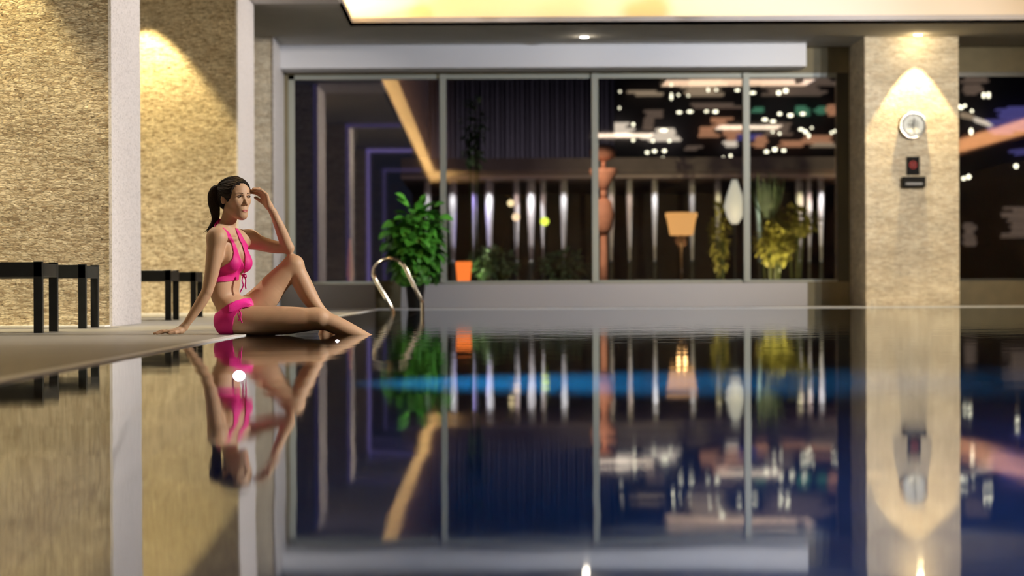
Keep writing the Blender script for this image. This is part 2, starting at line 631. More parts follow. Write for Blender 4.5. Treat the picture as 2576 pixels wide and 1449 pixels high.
# walls
mb = MB()
mb.box(XL - 0.2, XL, Y0, YW, -0.2, ZC)
struct(mb.build('wall_left', M['wall']))
mb = MB()
mb.box(XR, XR + 0.2, Y0, YW, -1.4, ZC)
struct(mb.build('wall_right', M['wall']))
mb = MB()
mb.box(XL, XR, Y0 - 0.4, Y0 - 0.2, -0.2, ZC)
struct(mb.build('wall_near', M['wall']))
WZ0, WZ1 = 0.33, 3.12
WX0 = P(726, 400, YW).x
WX1 = P(2136, 400, YW).x
PX0, PX1 = 4.92, 6.12    # pillar
mb = MB()
mb.box(XL, WX0, YW, YW + 0.2, -0.2, ZC)
mb.box(WX0, XR, YW, YW + 0.2, -0.2, WZ0)
mb.box(WX0, XR, YW, YW + 0.2, WZ1, ZC)
mb.box(WX1, PX1 - 0.2, YW, YW + 0.2, WZ0, WZ1)
struct(mb.build('wall_far', M['dark_wall']))

# stone clad fins along the left side: rough stone front, smooth granite return facing the pool
def fin(n, x1, y0, y1):
    mb = MB()
    mb.box(XL, x1 - 0.02, y0, y1, 0.004, ZC)
    o = struct(mb.build('wall_fin_%d' % n if n > 1 else 'wall_fin', M['stone_near'] if n < 3 else M['stone_pale']))
    mb = MB()
    mb.box(x1 - 0.02, x1, y0 - 0.012, y1, 0.004, ZC)
    mb.build('granite_return', M['granite'], o)
    return o


fin(1, -2.546, 16.65, 18.05)
fin(2, -2.546, 25.3, 27.1)
fin(3, -2.635, 30.75, YW)
fin(4, -2.546, 8.2, 9.6)
fin(5, -2.546, -0.8, 0.6)
fin(6, -2.546, -9.8, -8.4)
# pale ceiling beams from each fin to the tray
mb = MB()
for y0, y1 in ((16.65, 18.05), (25.3, 27.1), (8.2, 9.6), (-0.8, 0.6), (-9.8, -8.4)):
    mb.box(XL, TX0 - 0.001, y0, y1, ZC - 0.015, ZC)
struct(mb.build('ceiling_beam', M['granite']))
# pale strip painting in the light reflected on dry floor along the fins
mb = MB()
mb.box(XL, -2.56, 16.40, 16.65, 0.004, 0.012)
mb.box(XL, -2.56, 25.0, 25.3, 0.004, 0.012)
struct(mb.build('lit_floor_strip', M['coping']))

# pillar by the window wall
mb = MB()
mb.box(PX0, PX1, 31.0, YW, 0.004, ZC)
struct(mb.build('wall_pillar', M['stone_pale']))

# white bulkheads over and under the long window
BX1 = P(2030, 400, YB).x
mb = MB()
mb.box(-2.635, BX1, YB, YW, 3.153, ZC)
struct(mb.build('trim_3', M['white_panel'], bevel=0.005))
mb = MB()
mb.box(-2.635, BX1, YB, YW, 0.004, 0.318)
struct(mb.build('trim_4', M['sill_panel'], bevel=0.005))


def glass_mat():
    m = bpy.data.materials.new('window glass')
    m.use_nodes = True
    nt = m.node_tree
    L = nt.links.new
    nt.nodes.remove(nt.nodes['Principled BSDF'])
    out = nt.nodes['Material Output']
    t = nt.nodes.new('ShaderNodeBsdfTransparent')
    t.inputs['Color'].default_value = (0.93, 0.95, 0.95, 1)
    g = nt.nodes.new('ShaderNodeBsdfGlossy')
    g.inputs['Roughness'].default_value = 0.02
    g.inputs['Color'].default_value = (0.95, 0.85, 0.82, 1)
    fr = nt.nodes.new('ShaderNodeFresnel')
    fr.inputs['IOR'].default_value = 2.25
    mx = nt.nodes.new('ShaderNodeMixShader')
    L(fr.outputs[0], mx.inputs[0])
    L(t.outputs[0], mx.inputs[1])
    L(g.outputs[0], mx.inputs[2])
    L(mx.outputs[0], out.inputs['Surface'])
    return m


M['glass'] = glass_mat()


def window(n, x0, x1, mull, m, right_jamb):
    mb = MB()
    mb.box(x0, x1, YW + 0.02, YW + 0.10, WZ1 - 0.06, WZ1)
    mb.box(x0, x1, YW + 0.02, YW + 0.10, WZ0, WZ0 + 0.03)
    mb.box(x0, x0 + 0.08, YW + 0.02, YW + 0.10, WZ0, WZ1)
    fr = struct(mb.build('window_%d' % n, m))
    mb = MB()
    mb.box(x1 - right_jamb, x1, YW + 0.015, YW + 0.11, WZ0, WZ1)
    mb.build('jamb', M['dark_frame'], fr)
    xs = [x0 + 0.08]
    for c in mull:
        mb = MB()
        mb.box(c - 0.042, c + 0.042, YW - 0.03, YW + 0.11, WZ0, WZ1)
        mb.build('mullion', M['frame'], fr)
        xs += [c - 0.042, c + 0.042]
    xs.append(x1 - right_jamb)
    for a, b in zip(xs[0::2], xs[1::2]):
        mb = MB()
        mb.box(a, b, YW + 0.055, YW + 0.061, WZ0 + 0.03, WZ1 - 0.06)
        mb.build('pane', M['glass'], fr)
    return fr


window(1, WX0, WX1, [P(x, 400, YW).x for x in (1115, 1497, 1878)], M['frame'], P(2136, 4, YW).x - P(2106, 4, YW).x)
window(2, PX1 - 0.2, XR, [9.5], M['dark_frame'], 0.1)

# ------------------------------------------------------------------ downlights
def downlight(x, y, lab, energy, color, blend=0.25, size=1.1, spill=3.0):
    t = thing('downlight', lab, 'ceiling light', (x, y, ZC), 'downlights in the ceiling')
    mb = MB()
    mb.lathe([(0.055, -0.001), (0.075, -0.001), (0.078, -0.006), (0.055, -0.012), (0.055, -0.001)], (x, y, ZC), 24)
    mb.build('trim_ring', M['white_panel'], t)
    mb = MB()
    mb.lathe([(0.0, -0.004), (0.054, -0.004), (0.045, -0.016), (0.0, -0.020)], (x, y, ZC), 24)
    mb.build('lens', M['downlight'], t)
    lamp('downlight_beam', 'SPOT', (x, y, ZC - 0.03), energy, color, target=(x, y, 0), spot_size=size, spot_blend=blend, shadow_soft_size=0.02)
    if spill:
        lamp('downlight_spill', 'POINT', (x, y, ZC - 0.05), spill, color, shadow_soft_size=0.04)


downlight(P(1470, 88, 30.85).x, 30.85, 'round white downlight in the grey soffit above the second window pane', 60, SOFTW, 0.5, 1.4, 1.5)
downlight(5.56, 30.76, 'round white downlight in the soffit directly above the clock pillar', 170, WARM, 0.18, 1.10, 3.5)
# unseen ones above the frame, washing the fins
for x, y, e in ((-3.75, 16.3, 260), (-5.0, 16.3, 160), (-3.50, 24.95, 260), (-5.0, 24.95, 160)):
    lamp('downlight_beam', 'SPOT', (x, y, ZC - 0.03), e, (1.0, 0.78, 0.36), target=(x, y, 0), spot_size=1.30, spot_blend=0.3, shadow_soft_size=0.03)


def fill_panel_housing(x, y, sx, sy, lab):  # housings for the added panels, out of view
    t = thing('fill_panel', lab, 'ceiling light', (x, y, 3.66), 'added fill panels in the ceiling tray')
    mb = MB()
    mb.box(x - sx / 2 - 0.03, x + sx / 2 + 0.03, y - sy / 2 - 0.03, y + sy / 2 + 0.03, 3.625, 3.70)
    mb.build('housing', M['white_panel'], t)
    for a in (-1, 1):
        mb = MB()
        mb.tube([(x + a * sx * 0.4, y, 3.70), (x + a * sx * 0.4, y, ZC + 0.42)], 0.006, 8)
        mb.build('rod', M['chrome'], t)


for y, e_ in ((5.5, 60), (14.6, 150), (22.6, 420)):  # unseen downlights added to brighten the deck, fins and woman
    downlight(-3.0, y, 'added unseen ceiling downlight above the deck, %s' % {5.5: 'nearest', 14.6: 'before the nearest stone fin', 22.6: 'before the second stone fin'}[y], e_, SOFTW, 0.8, 2.3, 0)
fill_panel_housing(3.1, 11.5, 1.3, 1.2, 'added ceiling fill panel over the near pool, left one')
fill_panel_housing(5.6, 14.0, 1.3, 1.2, 'added ceiling fill panel over the near pool, right one')
fill_panel_housing(4.2, 25.0, 2.4, 1.2, 'large added ceiling fill panel over the far pool end')

# heads for the added fill spots (their beams are set at the top)
def fill_spot_head(p, tgt, lab):
    t = thing('fill_spotlight', lab, 'ceiling light', p, 'added fill spotlights in the ceiling tray')
    p, d = Vector(p), (Vector(tgt) - Vector(p)).normalized()
    mb = MB()
    mb.tube([p - d * 0.16, p - d * 0.15, p - d * 0.03, p - d * 0.03, p - d * 0.05], [0.03, 0.05, 0.05, 0.042, 0.04], 20)
    mb.build('head', M['black_wood'], t)
    mb = MB()
    mb.tube([p - d * 0.10 + Vector((0, 0, 0.04)), Vector((p.x - d.x * 0.1, p.y - d.y * 0.1, ZC + 0.40))], 0.008, 8)
    mb.build('stem', M['black_wood'], t)


for (p_, t_, e_, c_, s_), w_ in zip(FILL_SPOTS, ('aimed at the left of the window wall', 'aimed at the middle of the window wall', 'aimed at the clock pillar', 'aimed at the nearest stone fin', 'aimed at the second stone fin', 'aimed at the seated woman',
                                            'aimed at the nearest granite strip', 'aimed at the second granite strip', 'aimed at the far left corner')):
    fill_spot_head(p_, t_, 'added black fill spotlight ' + w_)

# violet glowing strips added behind each fin and ceiling beam; seen mirrored in the window glass
for y, e, w_ in ((27.1, 0.10, 'second'), (18.05, 0.22, 'nearest'), (9.6, 0.75, 'third'), (0.6, 0.25, 'fourth')):
    mb = MB()
    mb.box(-2.62, -2.55, y + 0.001, y + 0.02, 0.3, ZC - 0.02)
    if y < 27:
        mb.box(-2.62, TX0 - 0.002, y + 0.001, y + 0.02, ZC - 0.09, ZC - 0.016)
    o = mb.build('added_glow_line', glow('violet light line ' + w_, (0.42, 0.34, 1.0), e * 0.8))
    tag(o, 'added violet glow strip behind the %s fin, mirrored as a frame in the first pane' % w_, 'light strip', 'added violet light lines')

# ------------------------------------------------------------------ loungers: black wooden frames beside the fins
def make_lounger(x1, y0, lab):
    """low black frame, foot end towards the pool, 1.9 m long, legs in pairs"""
    t = thing('lounger_frame', lab, 'sun lounger', (x1, y0, 0.004), 'black wooden lounger frames')
    H, L, W, lg = 0.42, 1.9, 0.545, 0.050
    x0, y1 = x1 - L, y0 + W
    zb = 0.004
    mb = MB()
    mb.box(x0, x1 - 0.001, y0, y0 + 0.035, H - 0.09, H - 0.004)
    mb.box(x0, x1 - 0.001, y1 - 0.035, y1, H - 0.09, H - 0.004)
    mb.box(x1 - 0.035, x1, y0 + 0.035, y1 - 0.035, H - 0.09, H - 0.012)
    mb.box(x0, x0 + 0.035, y0 + 0.035, y1 - 0.035, H - 0.09, H - 0.012)
    mb.build('rail', M['black_wood'], t, bevel=0.002)
    mb = MB()
    n = 19
    for i in range(n):
        a = x0 + 0.05 + i * (L - 0.1) / n
        mb.box(a, a + 0.075, y0 + 0.036, y1 - 0.036, H - 0.022, H - 0.006)
    mb.build('slat_deck', M['black_wood'], t)
    for xx in (x1 - lg, x0 + 0.02):
        for yy in (y0, y1 - lg):
            mb = MB()
            mb.box(xx, xx + lg, yy, yy + lg, zb, H)
            mb.build('leg', M['black_wood'], t, bevel=0.002)
    return t


xr = P(106, 800, 14.04).x
lg = make_lounger(xr, 14.04, 'black wooden lounger frame nearest the camera, at the left edge')
copy_thing(lg, (P(216, 800, 15.6).x, 15.6, 0.004), 'black wooden lounger frame just behind the nearest one, before the rough stone wall')
copy_thing(lg, (P(430, 780, 19.95).x, 19.95, 0.004), 'black wooden lounger frame right of the granite strip, nearer of that pair')
copy_thing(lg, (P(493, 780, 21.9).x, 21.9, 0.004), 'black wooden lounger frame farthest back, its legs behind the woman\'s arm')

# ------------------------------------------------------------------ handrail
t = thing('pool_handrail', 'polished steel arched handrail leading into the pool before the potted plant', 'handrail', (P(985, 770, 25).x, 25.0, -0.055))
D = 25.0
pts = [P(x, y, D) for x, y in ((990, 806), (988, 783), (975, 757), (958, 728), (943, 702), (940, 684), (948, 666), (966, 654), (986, 651), (1005, 658), (1019, 674), (1034, 704), (1048, 733), (1058, 752), (1062, 764), (1063, 790), (1063, 830), (1063, 860))]
pts = smooth_path(pts, 5)
mb = MB()
mb.tube(pts, 0.0195, 14)
mb.build('rail', M['chrome'], t)
mb = MB()
p = P(990, 786, D)
mb.lathe([(0.022, -0.055), (0.045, -0.055), (0.045, -0.047), (0.028, -0.040), (0.022, -0.030)], (p.x, D, 0), 20)
mb.build('flange', M['chrome'], t)
p = P(1063, 786, D)
for z in (-0.35, -0.65):
    mb = MB()
    mb.box(p.x - 0.03, p.x + 0.03, D, D + 0.45, z, z + 0.03)
    mb.build('step', M['chrome'], t, bevel=0.005)

# ------------------------------------------------------------------ plant in a tall black pot, and the olive planter next to it
M['leaf'] = mat('glossy green leaf', (0.06, 0.25, 0.025), 0.38, noise=(7, 0.45), spec=0.6)
M['stem'] = mat('green brown stem', (0.08, 0.10, 0.03), 0.6)
M['soil'] = mat('dark soil', (0.02, 0.015, 0.01), 0.95)


def leaf(bm, base, direction, up, L, W, droop=0.25):
    d = direction.normalized()
    s = d.cross(up).normalized()
    n = s.cross(d).normalized()
    prof = [0.0, 0.62, 0.95, 1.0, 0.86, 0.55, 0.0]
    rows = []
    k = len(prof) - 1
    for i, w in enumerate(prof):
        t = i / k
        c = base + d * (L * t) - n * (droop * L * t * t)
        if w == 0.0:
            rows.append([bm.verts.new(c)])
        else:
            hw = W * 0.5 * w
            rows.append([bm.verts.new(c - s * hw + n * hw * 0.22), bm.verts.new(c), bm.verts.new(c + s * hw + n * hw * 0.22)])
    for a, b in zip(rows[:-1], rows[1:]):
        if len(a) == 1:
            f1 = bm.faces.new((a[0], b[1], b[0])); f2 = bm.faces.new((a[0], b[2], b[1]))
        elif len(b) == 1:
            f1 = bm.faces.new((a[0], a[1], b[0])); f2 = bm.faces.new((a[1], a[2], b[0]))
        else:
            f1 = bm.faces.new((a[0], a[1], b[1], b[0])); f2 = bm.faces.new((a[1], a[2], b[2], b[1]))
        f1.smooth = f2.smooth = True


rng = random.Random(11)
D = 30.55
base = P(1045, 772, D)
base.z = 0.004
t = thing('potted_plant', 'bushy broad-leaved green plant in a tall black pot behind the handrail', 'potted plant', base)
mb = MB()
mb.lathe([(0.0, 0.0), (0.088, 0.0), (0.095, 0.02), (0.135, 0.40), (0.145, 0.42), (0.145, 0.445), (0.122, 0.445), (0.115, 0.40), (0.0, 0.40)], base, 32)
mb.build('pot', M['black_pot'], t)
mb = MB()
mb.lathe([(0.0, 0.402), (0.114, 0.402), (0.112, 0.41), (0.0, 0.415)], base, 24)
mb.build('soil', M['soil'], t)
cc = P(1046, 610, D)
stems = []
mbs = MB()
for i in range(9):
    a = i * 0.7
    e = cc + Vector((0.20 * math.cos(a) * rng.uniform(0.3, 1), 0.20 * math.sin(a) * rng.uniform(0.3, 1), rng.uniform(-0.1, 0.42)))
    b0 = base + Vector((0.05 * math.cos(a), 0.05 * math.sin(a), 0.41))
    pts = smooth_path([b0, b0.lerp(e, 0.45) + Vector((0, 0, 0.05)), e], 6)
    mbs.tube(pts, [0.010 - 0.005 * k / len(pts) for k in range(len(pts))], 8)
    stems.append(pts)
mbs.build('stem', M['stem'], t)
bmf = MB()
for i in range(560):
    # crown: a broad irregular egg, drooping lower left and right
    while True:
        x, y, z = rng.uniform(-1, 1), rng.uniform(-1, 1), rng.uniform(-1, 1)
        r = math.sqrt(x * x + y * y + z * z)
        if 0.35 < r < 1:
            break
    v = Vector((x * 0.37, y * 0.37, z * (0.50 if z > 0 else 0.66)))
    b0 = cc + v * 0.85 + Vector((0, 0, 0.02))
    d = Vector((x, y, z * 0.45 - 0.25)) + Vector((rng.uniform(-.4, .4), rng.uniform(-.4, .4), rng.uniform(-.3, .3)))
    up = Vector((rng.uniform(-.3, .3), rng.uniform(-.3, .3), 1)) + Vector((x, y, 0)) * 0.5
    if abs(d.normalized().dot(up.normalized())) > 0.95:
        continue
    L = rng.uniform(0.12, 0.21)
    leaf(bmf.bm, b0, d, up, L, L * 0.72, rng.uniform(0.1, 0.5))
# a few larger lit leaves at the top and left as in the photo
for px, py, dx, dz, L in ((1030, 520, -0.6, 0.55, 0.2), (1022, 505, -0.5, 0.5, .17), (1000, 560, -1, -0.2, .22), (985, 580, -1, -.5, .2), (1105, 545, 1, -0.1, .19), (1090, 520, .6, .3, .16), (1062, 515, .2, 1, .14), (978, 610, -1, -.8, .16)):
    b0 = P(px, py, D - 0.2)
    leaf(bmf.bm, b0, Vector((dx, -0.3, dz)), Vector((0, -0.6, 1)), L, L * 0.75, 0.2)
for v in bmf.bm.verts:
    q = math.hypot(v.co.x - base.x, v.co.y - base.y)
    if v.co.z < 0.52 and q < 0.19:
        v.co.z = 0.52 + (v.co.z - 0.52) * 0.2
    elif v.co.z < 0.30:
        v.co.z = 0.30 + (v.co.z - 0.30) * 0.2
o = bmf.build('foliage', M['leaf'], t)

D = 31.50
mb = MB()
x0, x1 = P(944, 740, D).x, P(1010, 740, D).x
z1 = P(976, 706, D).z
xm, ym = (x0 + x1) / 2, D
hw = (x1 - x0) / 2
rings = []
for k, z in ((0.93, 0.004), (1.0, z1), (0.9, z1), (0.88, z1 - 0.05)):
    rings.append([(xm + sx * hw * k, ym + sy * hw * k * 0.75, z) for sx, sy in ((-1, -1), (1, -1), (1, 1), (-1, 1))])
mb.ring_loft(rings, True, False)
o = mb.build('square_planter', M['olive_pot'], bevel=0.004)
tag(o, 'low olive brown square planter box left of the black pot', 'planter')

# ------------------------------------------------------------------ clock and sign on the pillar
PF = 31.0
c = P(2295, 316, PF)
t = thing('wall_clock', 'round silver-rimmed wall clock with pale face on the stone pillar', 'clock', (c.x, PF, c.z))
R = 0.172


def disc(mb, c, r0, r1, y0, y1, n=48):
    """ring (r0 > 0) or disc facing -Y"""
    rings = []
    prof = [(r1, y1), (r1, y0 + 0.004), (r1 - 0.006, y0), (max(r0, 0.0001), y0), (max(r0, 0.0001), y1)]
    for r, y in prof:
        rings.append([(c.x + r * math.cos(2 * math.pi * i / n), y, c.z + r * math.sin(2 * math.pi * i / n)) for i in range(n)])
    rings.append(rings[0])
    vs = [[mb.bm.verts.new(p) for p in r] for r in rings[:-1]]
    vs.append(vs[0])
    for a, b in zip(vs[:-1], vs[1:]):
        for i in range(n):
            mb.bm.faces.new((a[i], a[(i + 1) % n], b[(i + 1) % n], b[i])).smooth = True
    return mb


mb = disc(MB(), c, R - 0.022, R, PF - 0.085, PF)
mb.build('rim', M['chrome'], t)
mb = disc(MB(), c, 0.0, R - 0.020, PF - 0.055, PF - 0.001)
mb.build('dial', mat('pale clock dial', (0.72, 0.75, 0.72), 0.4), t)
M['ink'] = mat('black ink', (0.02, 0.02, 0.02), 0.5)
for ang, L, w in ((80, 0.10, 0.008), (-78, 0.115, 0.006), (172, 0.07, 0.008)):
    a = math.radians(ang)
    d = Vector((math.cos(a), 0, math.sin(a)))
    s = Vector((-d.z, 0, d.x)) * w
    mb = MB()
    q = [c + s, c - s, c - s * 0.5 + d * L, c + s * 0.5 + d * L]
    mb.ring_loft([[(p.x, PF - 0.062, p.z) for p in q], [(p.x, PF - 0.058, p.z) for p in q]], True, False)
    if ang != -78:
        mb.build('hand', M['ink'], t)
    else:
        mb.build('hand', M['ink'], t)
for i in range(12):
    mb = MB()
    a = math.radians(i * 30)
    d = Vector((math.cos(a), 0, math.sin(a)))
    s = Vector((-d.z, 0, d.x)) * 0.003
    q = [c + s + d * 0.125, c - s + d * 0.125, c - s + d * 0.142, c + s + d * 0.142]
    mb.ring_loft([[(p.x, PF - 0.0575, p.z) for p in q], [(p.x, PF - 0.0552, p.z) for p in q]], True, False)
    mb.build('hour_mark', M['ink'], t)

a, b = P(2280, 394, PF), P(2313, 440, PF)
t = thing('notice_sign', 'small black notice with a red ring symbol mounted under the clock', 'sign', ((a.x + b.x) / 2, PF, b.z))
mb = MB()
mb.box(a.x, b.x, PF - 0.02, PF - 0.001, b.z, a.z)
M['matte_black'] = mat('matte black plastic', (0.008, 0.008, 0.009), 0.7, spec=0.15)
mb.build('plate', M['matte_black'], t)
rc = Vector(((a.x + b.x) / 2, 0, (a.z + b.z) / 2 + 0.01))
M['red'] = mat('red print', (0.45, 0.03, 0.03), 0.5)
mb = disc(MB(), rc, 0.038, 0.050, PF - 0.024, PF - 0.019, 32)
s = 0.007
for k in (1, -1):
    d = Vector((0.7071, 0, 0.7071 * k)) * 0.040
    n_ = Vector((-0.7071 * k, 0, 0.7071)) * 0.006
    q = [rc - d + n_, rc - d - n_, rc + d - n_, rc + d + n_]
    mb.ring_loft([[(p.x, PF - 0.024, p.z) for p in q], [(p.x, PF - 0.0195, p.z) for p in q]], True, False)
mb.build('symbol', M['red'], t)
a, b = P(2268, 445, PF), P(2326, 471, PF)
t = thing('wall_box', 'wider black box with a grey slot fixed under the red ring notice', 'box', ((a.x + b.x) / 2, PF, b.z))
mb = MB()
mb.box(a.x, b.x, PF - 0.09, PF - 0.001, b.z, a.z)
mb.build('casing', M['matte_black'], t, bevel=0.006)
mb = MB()
mb.box(a.x + 0.04, b.x - 0.04, PF - 0.094, PF - 0.089, b.z + 0.03, b.z + 0.055)
mb.build('slot', mat('grey slot', (0.25, 0.26, 0.28), 0.4), t)
a, b = P(2286, 440, PF), P(2307, 446, PF)

GARDEN = 0.75          # strength of every lit thing outside
# ------------------------------------------------------------------ the garden terrace beyond the glass, at night
mb = MB()
mb.box(-30, 60, YW + 0.2, 140, -0.3, 0.02)
o = struct(mb.build('floor_terrace', mat('dark terrace paving', (0.05, 0.045, 0.045), 0.3, noise=(2, 0.4))))

# pavilion: flat roof with a pale edge on slender columns
DP = 50.0
M['roof_fascia'] = mat('brown roof fascia', (0.26, 0.215, 0.23), 0.6, noise=(1.2, 0.3))
M['column'] = mat('white painted column', (0.80, 0.78, 0.80), 0.5)
t = thing('garden_pavilion', 'long low pavilion with flat brown roof on a row of white columns outside', 'pavilion', (3, DP, 0.02))
a, b = P(1010, 452, DP), P(2150, 396, DP)
mb = MB()
mb.box(a.x, b.x, DP - 0.3, DP + 8, a.z, b.z)
mb.build('roof', M['roof_fascia'], t)
mb = MB()
mb.box(a.x, b.x, DP - 0.36, DP - 0.3, a.z, a.z + 0.07)
mb.build('gutter', mat('pale metal gutter', (0.6, 0.5, 0.52), 0.4), t)
mb = MB()
mb.box(a.x, b.x, DP + 7.8, DP + 8, 0.02, a.z)
mb.build('back_wall', mat('dark slate wall', (0.045, 0.04, 0.05), 0.6, noise=(0.8, 0.6)), t)
VIO, WHT, YEL, GRN, PNK = (0.55, 0.45, 1.0), (1.0, 0.95, 0.95), (1.0, 0.85, 0.45), (0.75, 1.0, 0.65), (1.0, 0.7, 0.6)
cols = [(1074, WHT, 20, 9), (1138, WHT, 36, 11), (1194, VIO, 60, 10), (1231, WHT, 75, 11), (1300, PNK, 20, 8), (1337, WHT, 75, 11), (1368, PNK, 8, 7),
        (1420, WHT, 45, 10), (1540, PNK, 14, 9), (1587, PNK, 16, 8), (1651, WHT, 45, 8), (1746, WHT, 14, 8), (1812, YEL, 20, 8),
        (1918, GRN, 55, 11), (2019, YEL, 32, 10), (2044, PNK, 32, 7), (2074, WHT, 55, 8)]
for i, (px, c, e, w) in enumerate(cols):
    x = P(px, 500, DP).x
    r = w * DP / F * 0.95
    mb = MB()
    zl = P(px, 655, DP).z
    mb.lathe([(r * 0.5, zl), (r * 0.62, zl + 0.35), (r * 1.15, a.z - 0.30), (r * 1.0, a.z)], (x, DP + 0.5, 0), 16)
    col_ = mb.build('column', M['column'], t)
    mb = MB()
    mb.lathe([(r * 1.3, 0.02), (r * 1.2, 0.10), (r * 0.7, zl - 0.1), (r * 0.7, zl + 0.01)], (x, DP + 0.5, 0), 12)
    mb.build('unlit_base', M['dark_frame'], col_)  # dark base shaped in where the column's glow fades out
    lamp('column_light', 'SPOT', (x, DP + 0.5 - r - 0.24, a.z - 0.02), e * 1.0, c, target=(x, DP + 0.5 - r + 0.06, 0.0), spot_size=1.3, spot_blend=0.8, shadow_soft_size=0.05)

lamp('eave_fill', 'AREA', (2.8, 44.0, 0.5), 40, (1.0, 0.72, 0.62), target=(2.8, 49.7, 2.8), shape='RECTANGLE', size=9, size_y=0.2)  # unseen area lamp added to brighten the roof edge

# ------------------------------------------------------------------ lanterns, floor lamp, totem, shrubs
ORG = glow('orange lantern shade', (1.0, 0.20, 0.035), 1.5)
D = 38.0
a, b = P(1146, 716, D), P(1187, 658, D)
t = thing('garden_lantern', 'glowing orange tapered garden lantern low outside the second pane', 'lantern', ((a.x + b.x) / 2, D, 0.02))
xm, hw = (a.x + b.x) / 2, (b.x - a.x) / 2
mb = MB()
mb.lathe([(hw * 0.75, a.z), (hw, b.z - 0.02), (hw * 0.9, b.z)], (xm, D, 0), 20)
mb.build('shade', ORG, t)
mb = MB()
mb.lathe([(0.10, 0.02), (0.10, 0.04), (0.02, 0.06), (0.02, a.z)], (xm, D, 0), 14)
mb.build('stand', M['black_wood'], t)
# slim orange flame torch seen through the first pane
a, b = P(873, 705, 40), P(889, 600, 40)
t = thing('garden_torch', 'slim dim orange garden torch seen through the first pane', 'torch', ((a.x + b.x) / 2, 40, 0.02))
xm = (a.x + b.x) / 2
mb = MB()
mb.lathe([(0.02, 0.30), (0.06, 0.5), (0.045, 0.75), (0.015, b.z)], (xm, 40, 0), 14)
mb.build('flame', glow('dim orange flame', (1.0, 0.28, 0.06), 0.12), t)
mb = MB()
mb.lathe([(0.08, 0.02), (0.08, 0.05), (0.015, 0.06), (0.03, 0.30)], (xm, 40, 0), 12)
mb.build('stand', M['black_wood'], t)

D = 44.0
a, b = P(1674, 592, D), P(1754, 535, D)
t = thing('floor_lamp', 'outdoor floor lamp with a wide orange drum shade below the pavilion roof', 'lamp', ((a.x + b.x) / 2, D, 0.02))
xm, hw = (a.x + b.x) / 2, (b.x - a.x) / 2
mb = MB()
mb.lathe([(hw * 0.72, a.z), (hw * 0.94, b.z - 0.08), (hw, b.z - 0.08), (hw, b.z)], (xm, D, 0), 28)
mb.build('lamp_shade', glow('amber lamp shade', (1.0, 0.48, 0.15), 0.95), t)
mb = MB()
mb.lathe([(0.16, 0.02), (0.16, 0.05), (0.03, 0.08), (0.03, a.z)], (xm, D, 0), 16)
mb.build('pole', M['black_wood'], t)
lamp('floor_lamp_light', 'POINT', (xm, D, a.z - 0.12), 3, (1.0, 0.5, 0.18), shadow_soft_size=0.1)

D = 42.0
x = P(1518, 500, D).x
t = thing('terracotta_totem', 'tall peach terracotta totem of stacked bowls behind the second mullion', 'sculpture', (x, D, 0.02))
TER = mat('terracotta', (0.85, 0.47, 0.32), 0.6, noise=(5, 0.15))


def zz(py):
    return P(1518, py, D).z


s_ = D / F
for nm, prof in (('cap', [(6, 405), (30, 396), (34, 380), (24, 366), (8, 362)]), ('post', [(5, 425), (5, 403)]), ('bowl', [(9, 478), (16, 466), (36, 434), (34, 424), (4, 423)]),
                 ('neck', [(7, 500), (8, 477)]), ('jar', [(10, 592), (22, 575), (27, 540), (20, 508), (9, 498)]), ('plinth', [(12, 770), (8, 592)])):
    mb = MB()
    mb.lathe([(r * s_, zz(py)) for r, py in prof], (x, D, 0), 24)
    mb.build(nm, TER, t)
lamp('garden_spot', 'SPOT', (x - 0.8, D - 2.5, 3.2), 260, (1.0, 0.62, 0.42), target=(x, D, 1.6), spot_size=0.7, spot_blend=0.6, shadow_soft_size=0.05)

for px, py, r, D, c, lab in ((1370, 557, 11, 45, (0.85, 1.0, 0.10), 'small yellow-green glowing ball lantern among the white columns'),
                             (1285, 511, 9, 46, (1.0, 0.75, 0.4), 'upper of two small peach ball lanterns left of the yellow-green one'),
                             (1298, 546, 10, 45.3, (1.0, 0.68, 0.42), 'lower of two small peach ball lanterns left of the yellow-green one')):
    c0 = P(px, py, D)
    t = thing('ball_lantern', lab, 'lantern', (c0.x, D, 0.02), 'ball lanterns on poles')
    mb = MB()
    mb.ball(c0, r * D / F)
    mb.build('globe', glow('ball lantern globe', c, 1.6), t)
    mb = MB()
    mb.lathe([(0.08, 0.02), (0.08, 0.04), (0.012, 0.05), (0.012, c0.z - r * D / F * 0.9)], (c0.x, D, 0), 10)
    mb.build('pole', M['black_wood'], t)


def shrub(name, px, py, rx, ry, D, m, n, L, lab, spiky=False, seed=3):
    rg = random.Random(seed)
    c0 = P(px, py, D)
    rx, ry = rx * D / F, ry * D / F
    t = thing(name, lab, 'plant', (c0.x, D, 0.02))
    mb = MB()
    for i in range(n):
        while True:
            x, y, z = rg.uniform(-1, 1), rg.uniform(-1, 1), rg.uniform(-1, 1)
            if x * x + y * y + z * z < 1:
                break
        if spiky:
            b0 = c0 + Vector((0, 0, -ry)) + Vector((x, y, 0)) * 0.1
            d = Vector((x, y, 1.4))
            leaf(mb.bm, b0, d, Vector((x + 0.01, y, -0.4)), L * rg.uniform(.7, 1.1), L * 0.10, 0.3)
        else:
            b0 = c0 + Vector((x * rx, y * rx, z * ry))
            leaf(mb.bm, b0, Vector((x, y, z * 0.5)) + Vector((rg.uniform(-.5, .5), rg.uniform(-.5, .5), rg.uniform(-.4, .4))), Vector((0.1, -0.3, 1)), L * rg.uniform(.6, 1.1), L * 0.5, 0.3)
    mb.build('foliage', m, t)
    mb = MB()
    for k in range(5):
        a = k * 1.256
        mb.tube([(c0.x + 0.05 * math.cos(a), D + 0.05 * math.sin(a), 0.02), (c0.x + rx * 0.4 * math.cos(a), D + rx * 0.4 * math.sin(a), c0.z)], 0.02, 6)
    mb.build('stem', M['stem'], t)
    return t


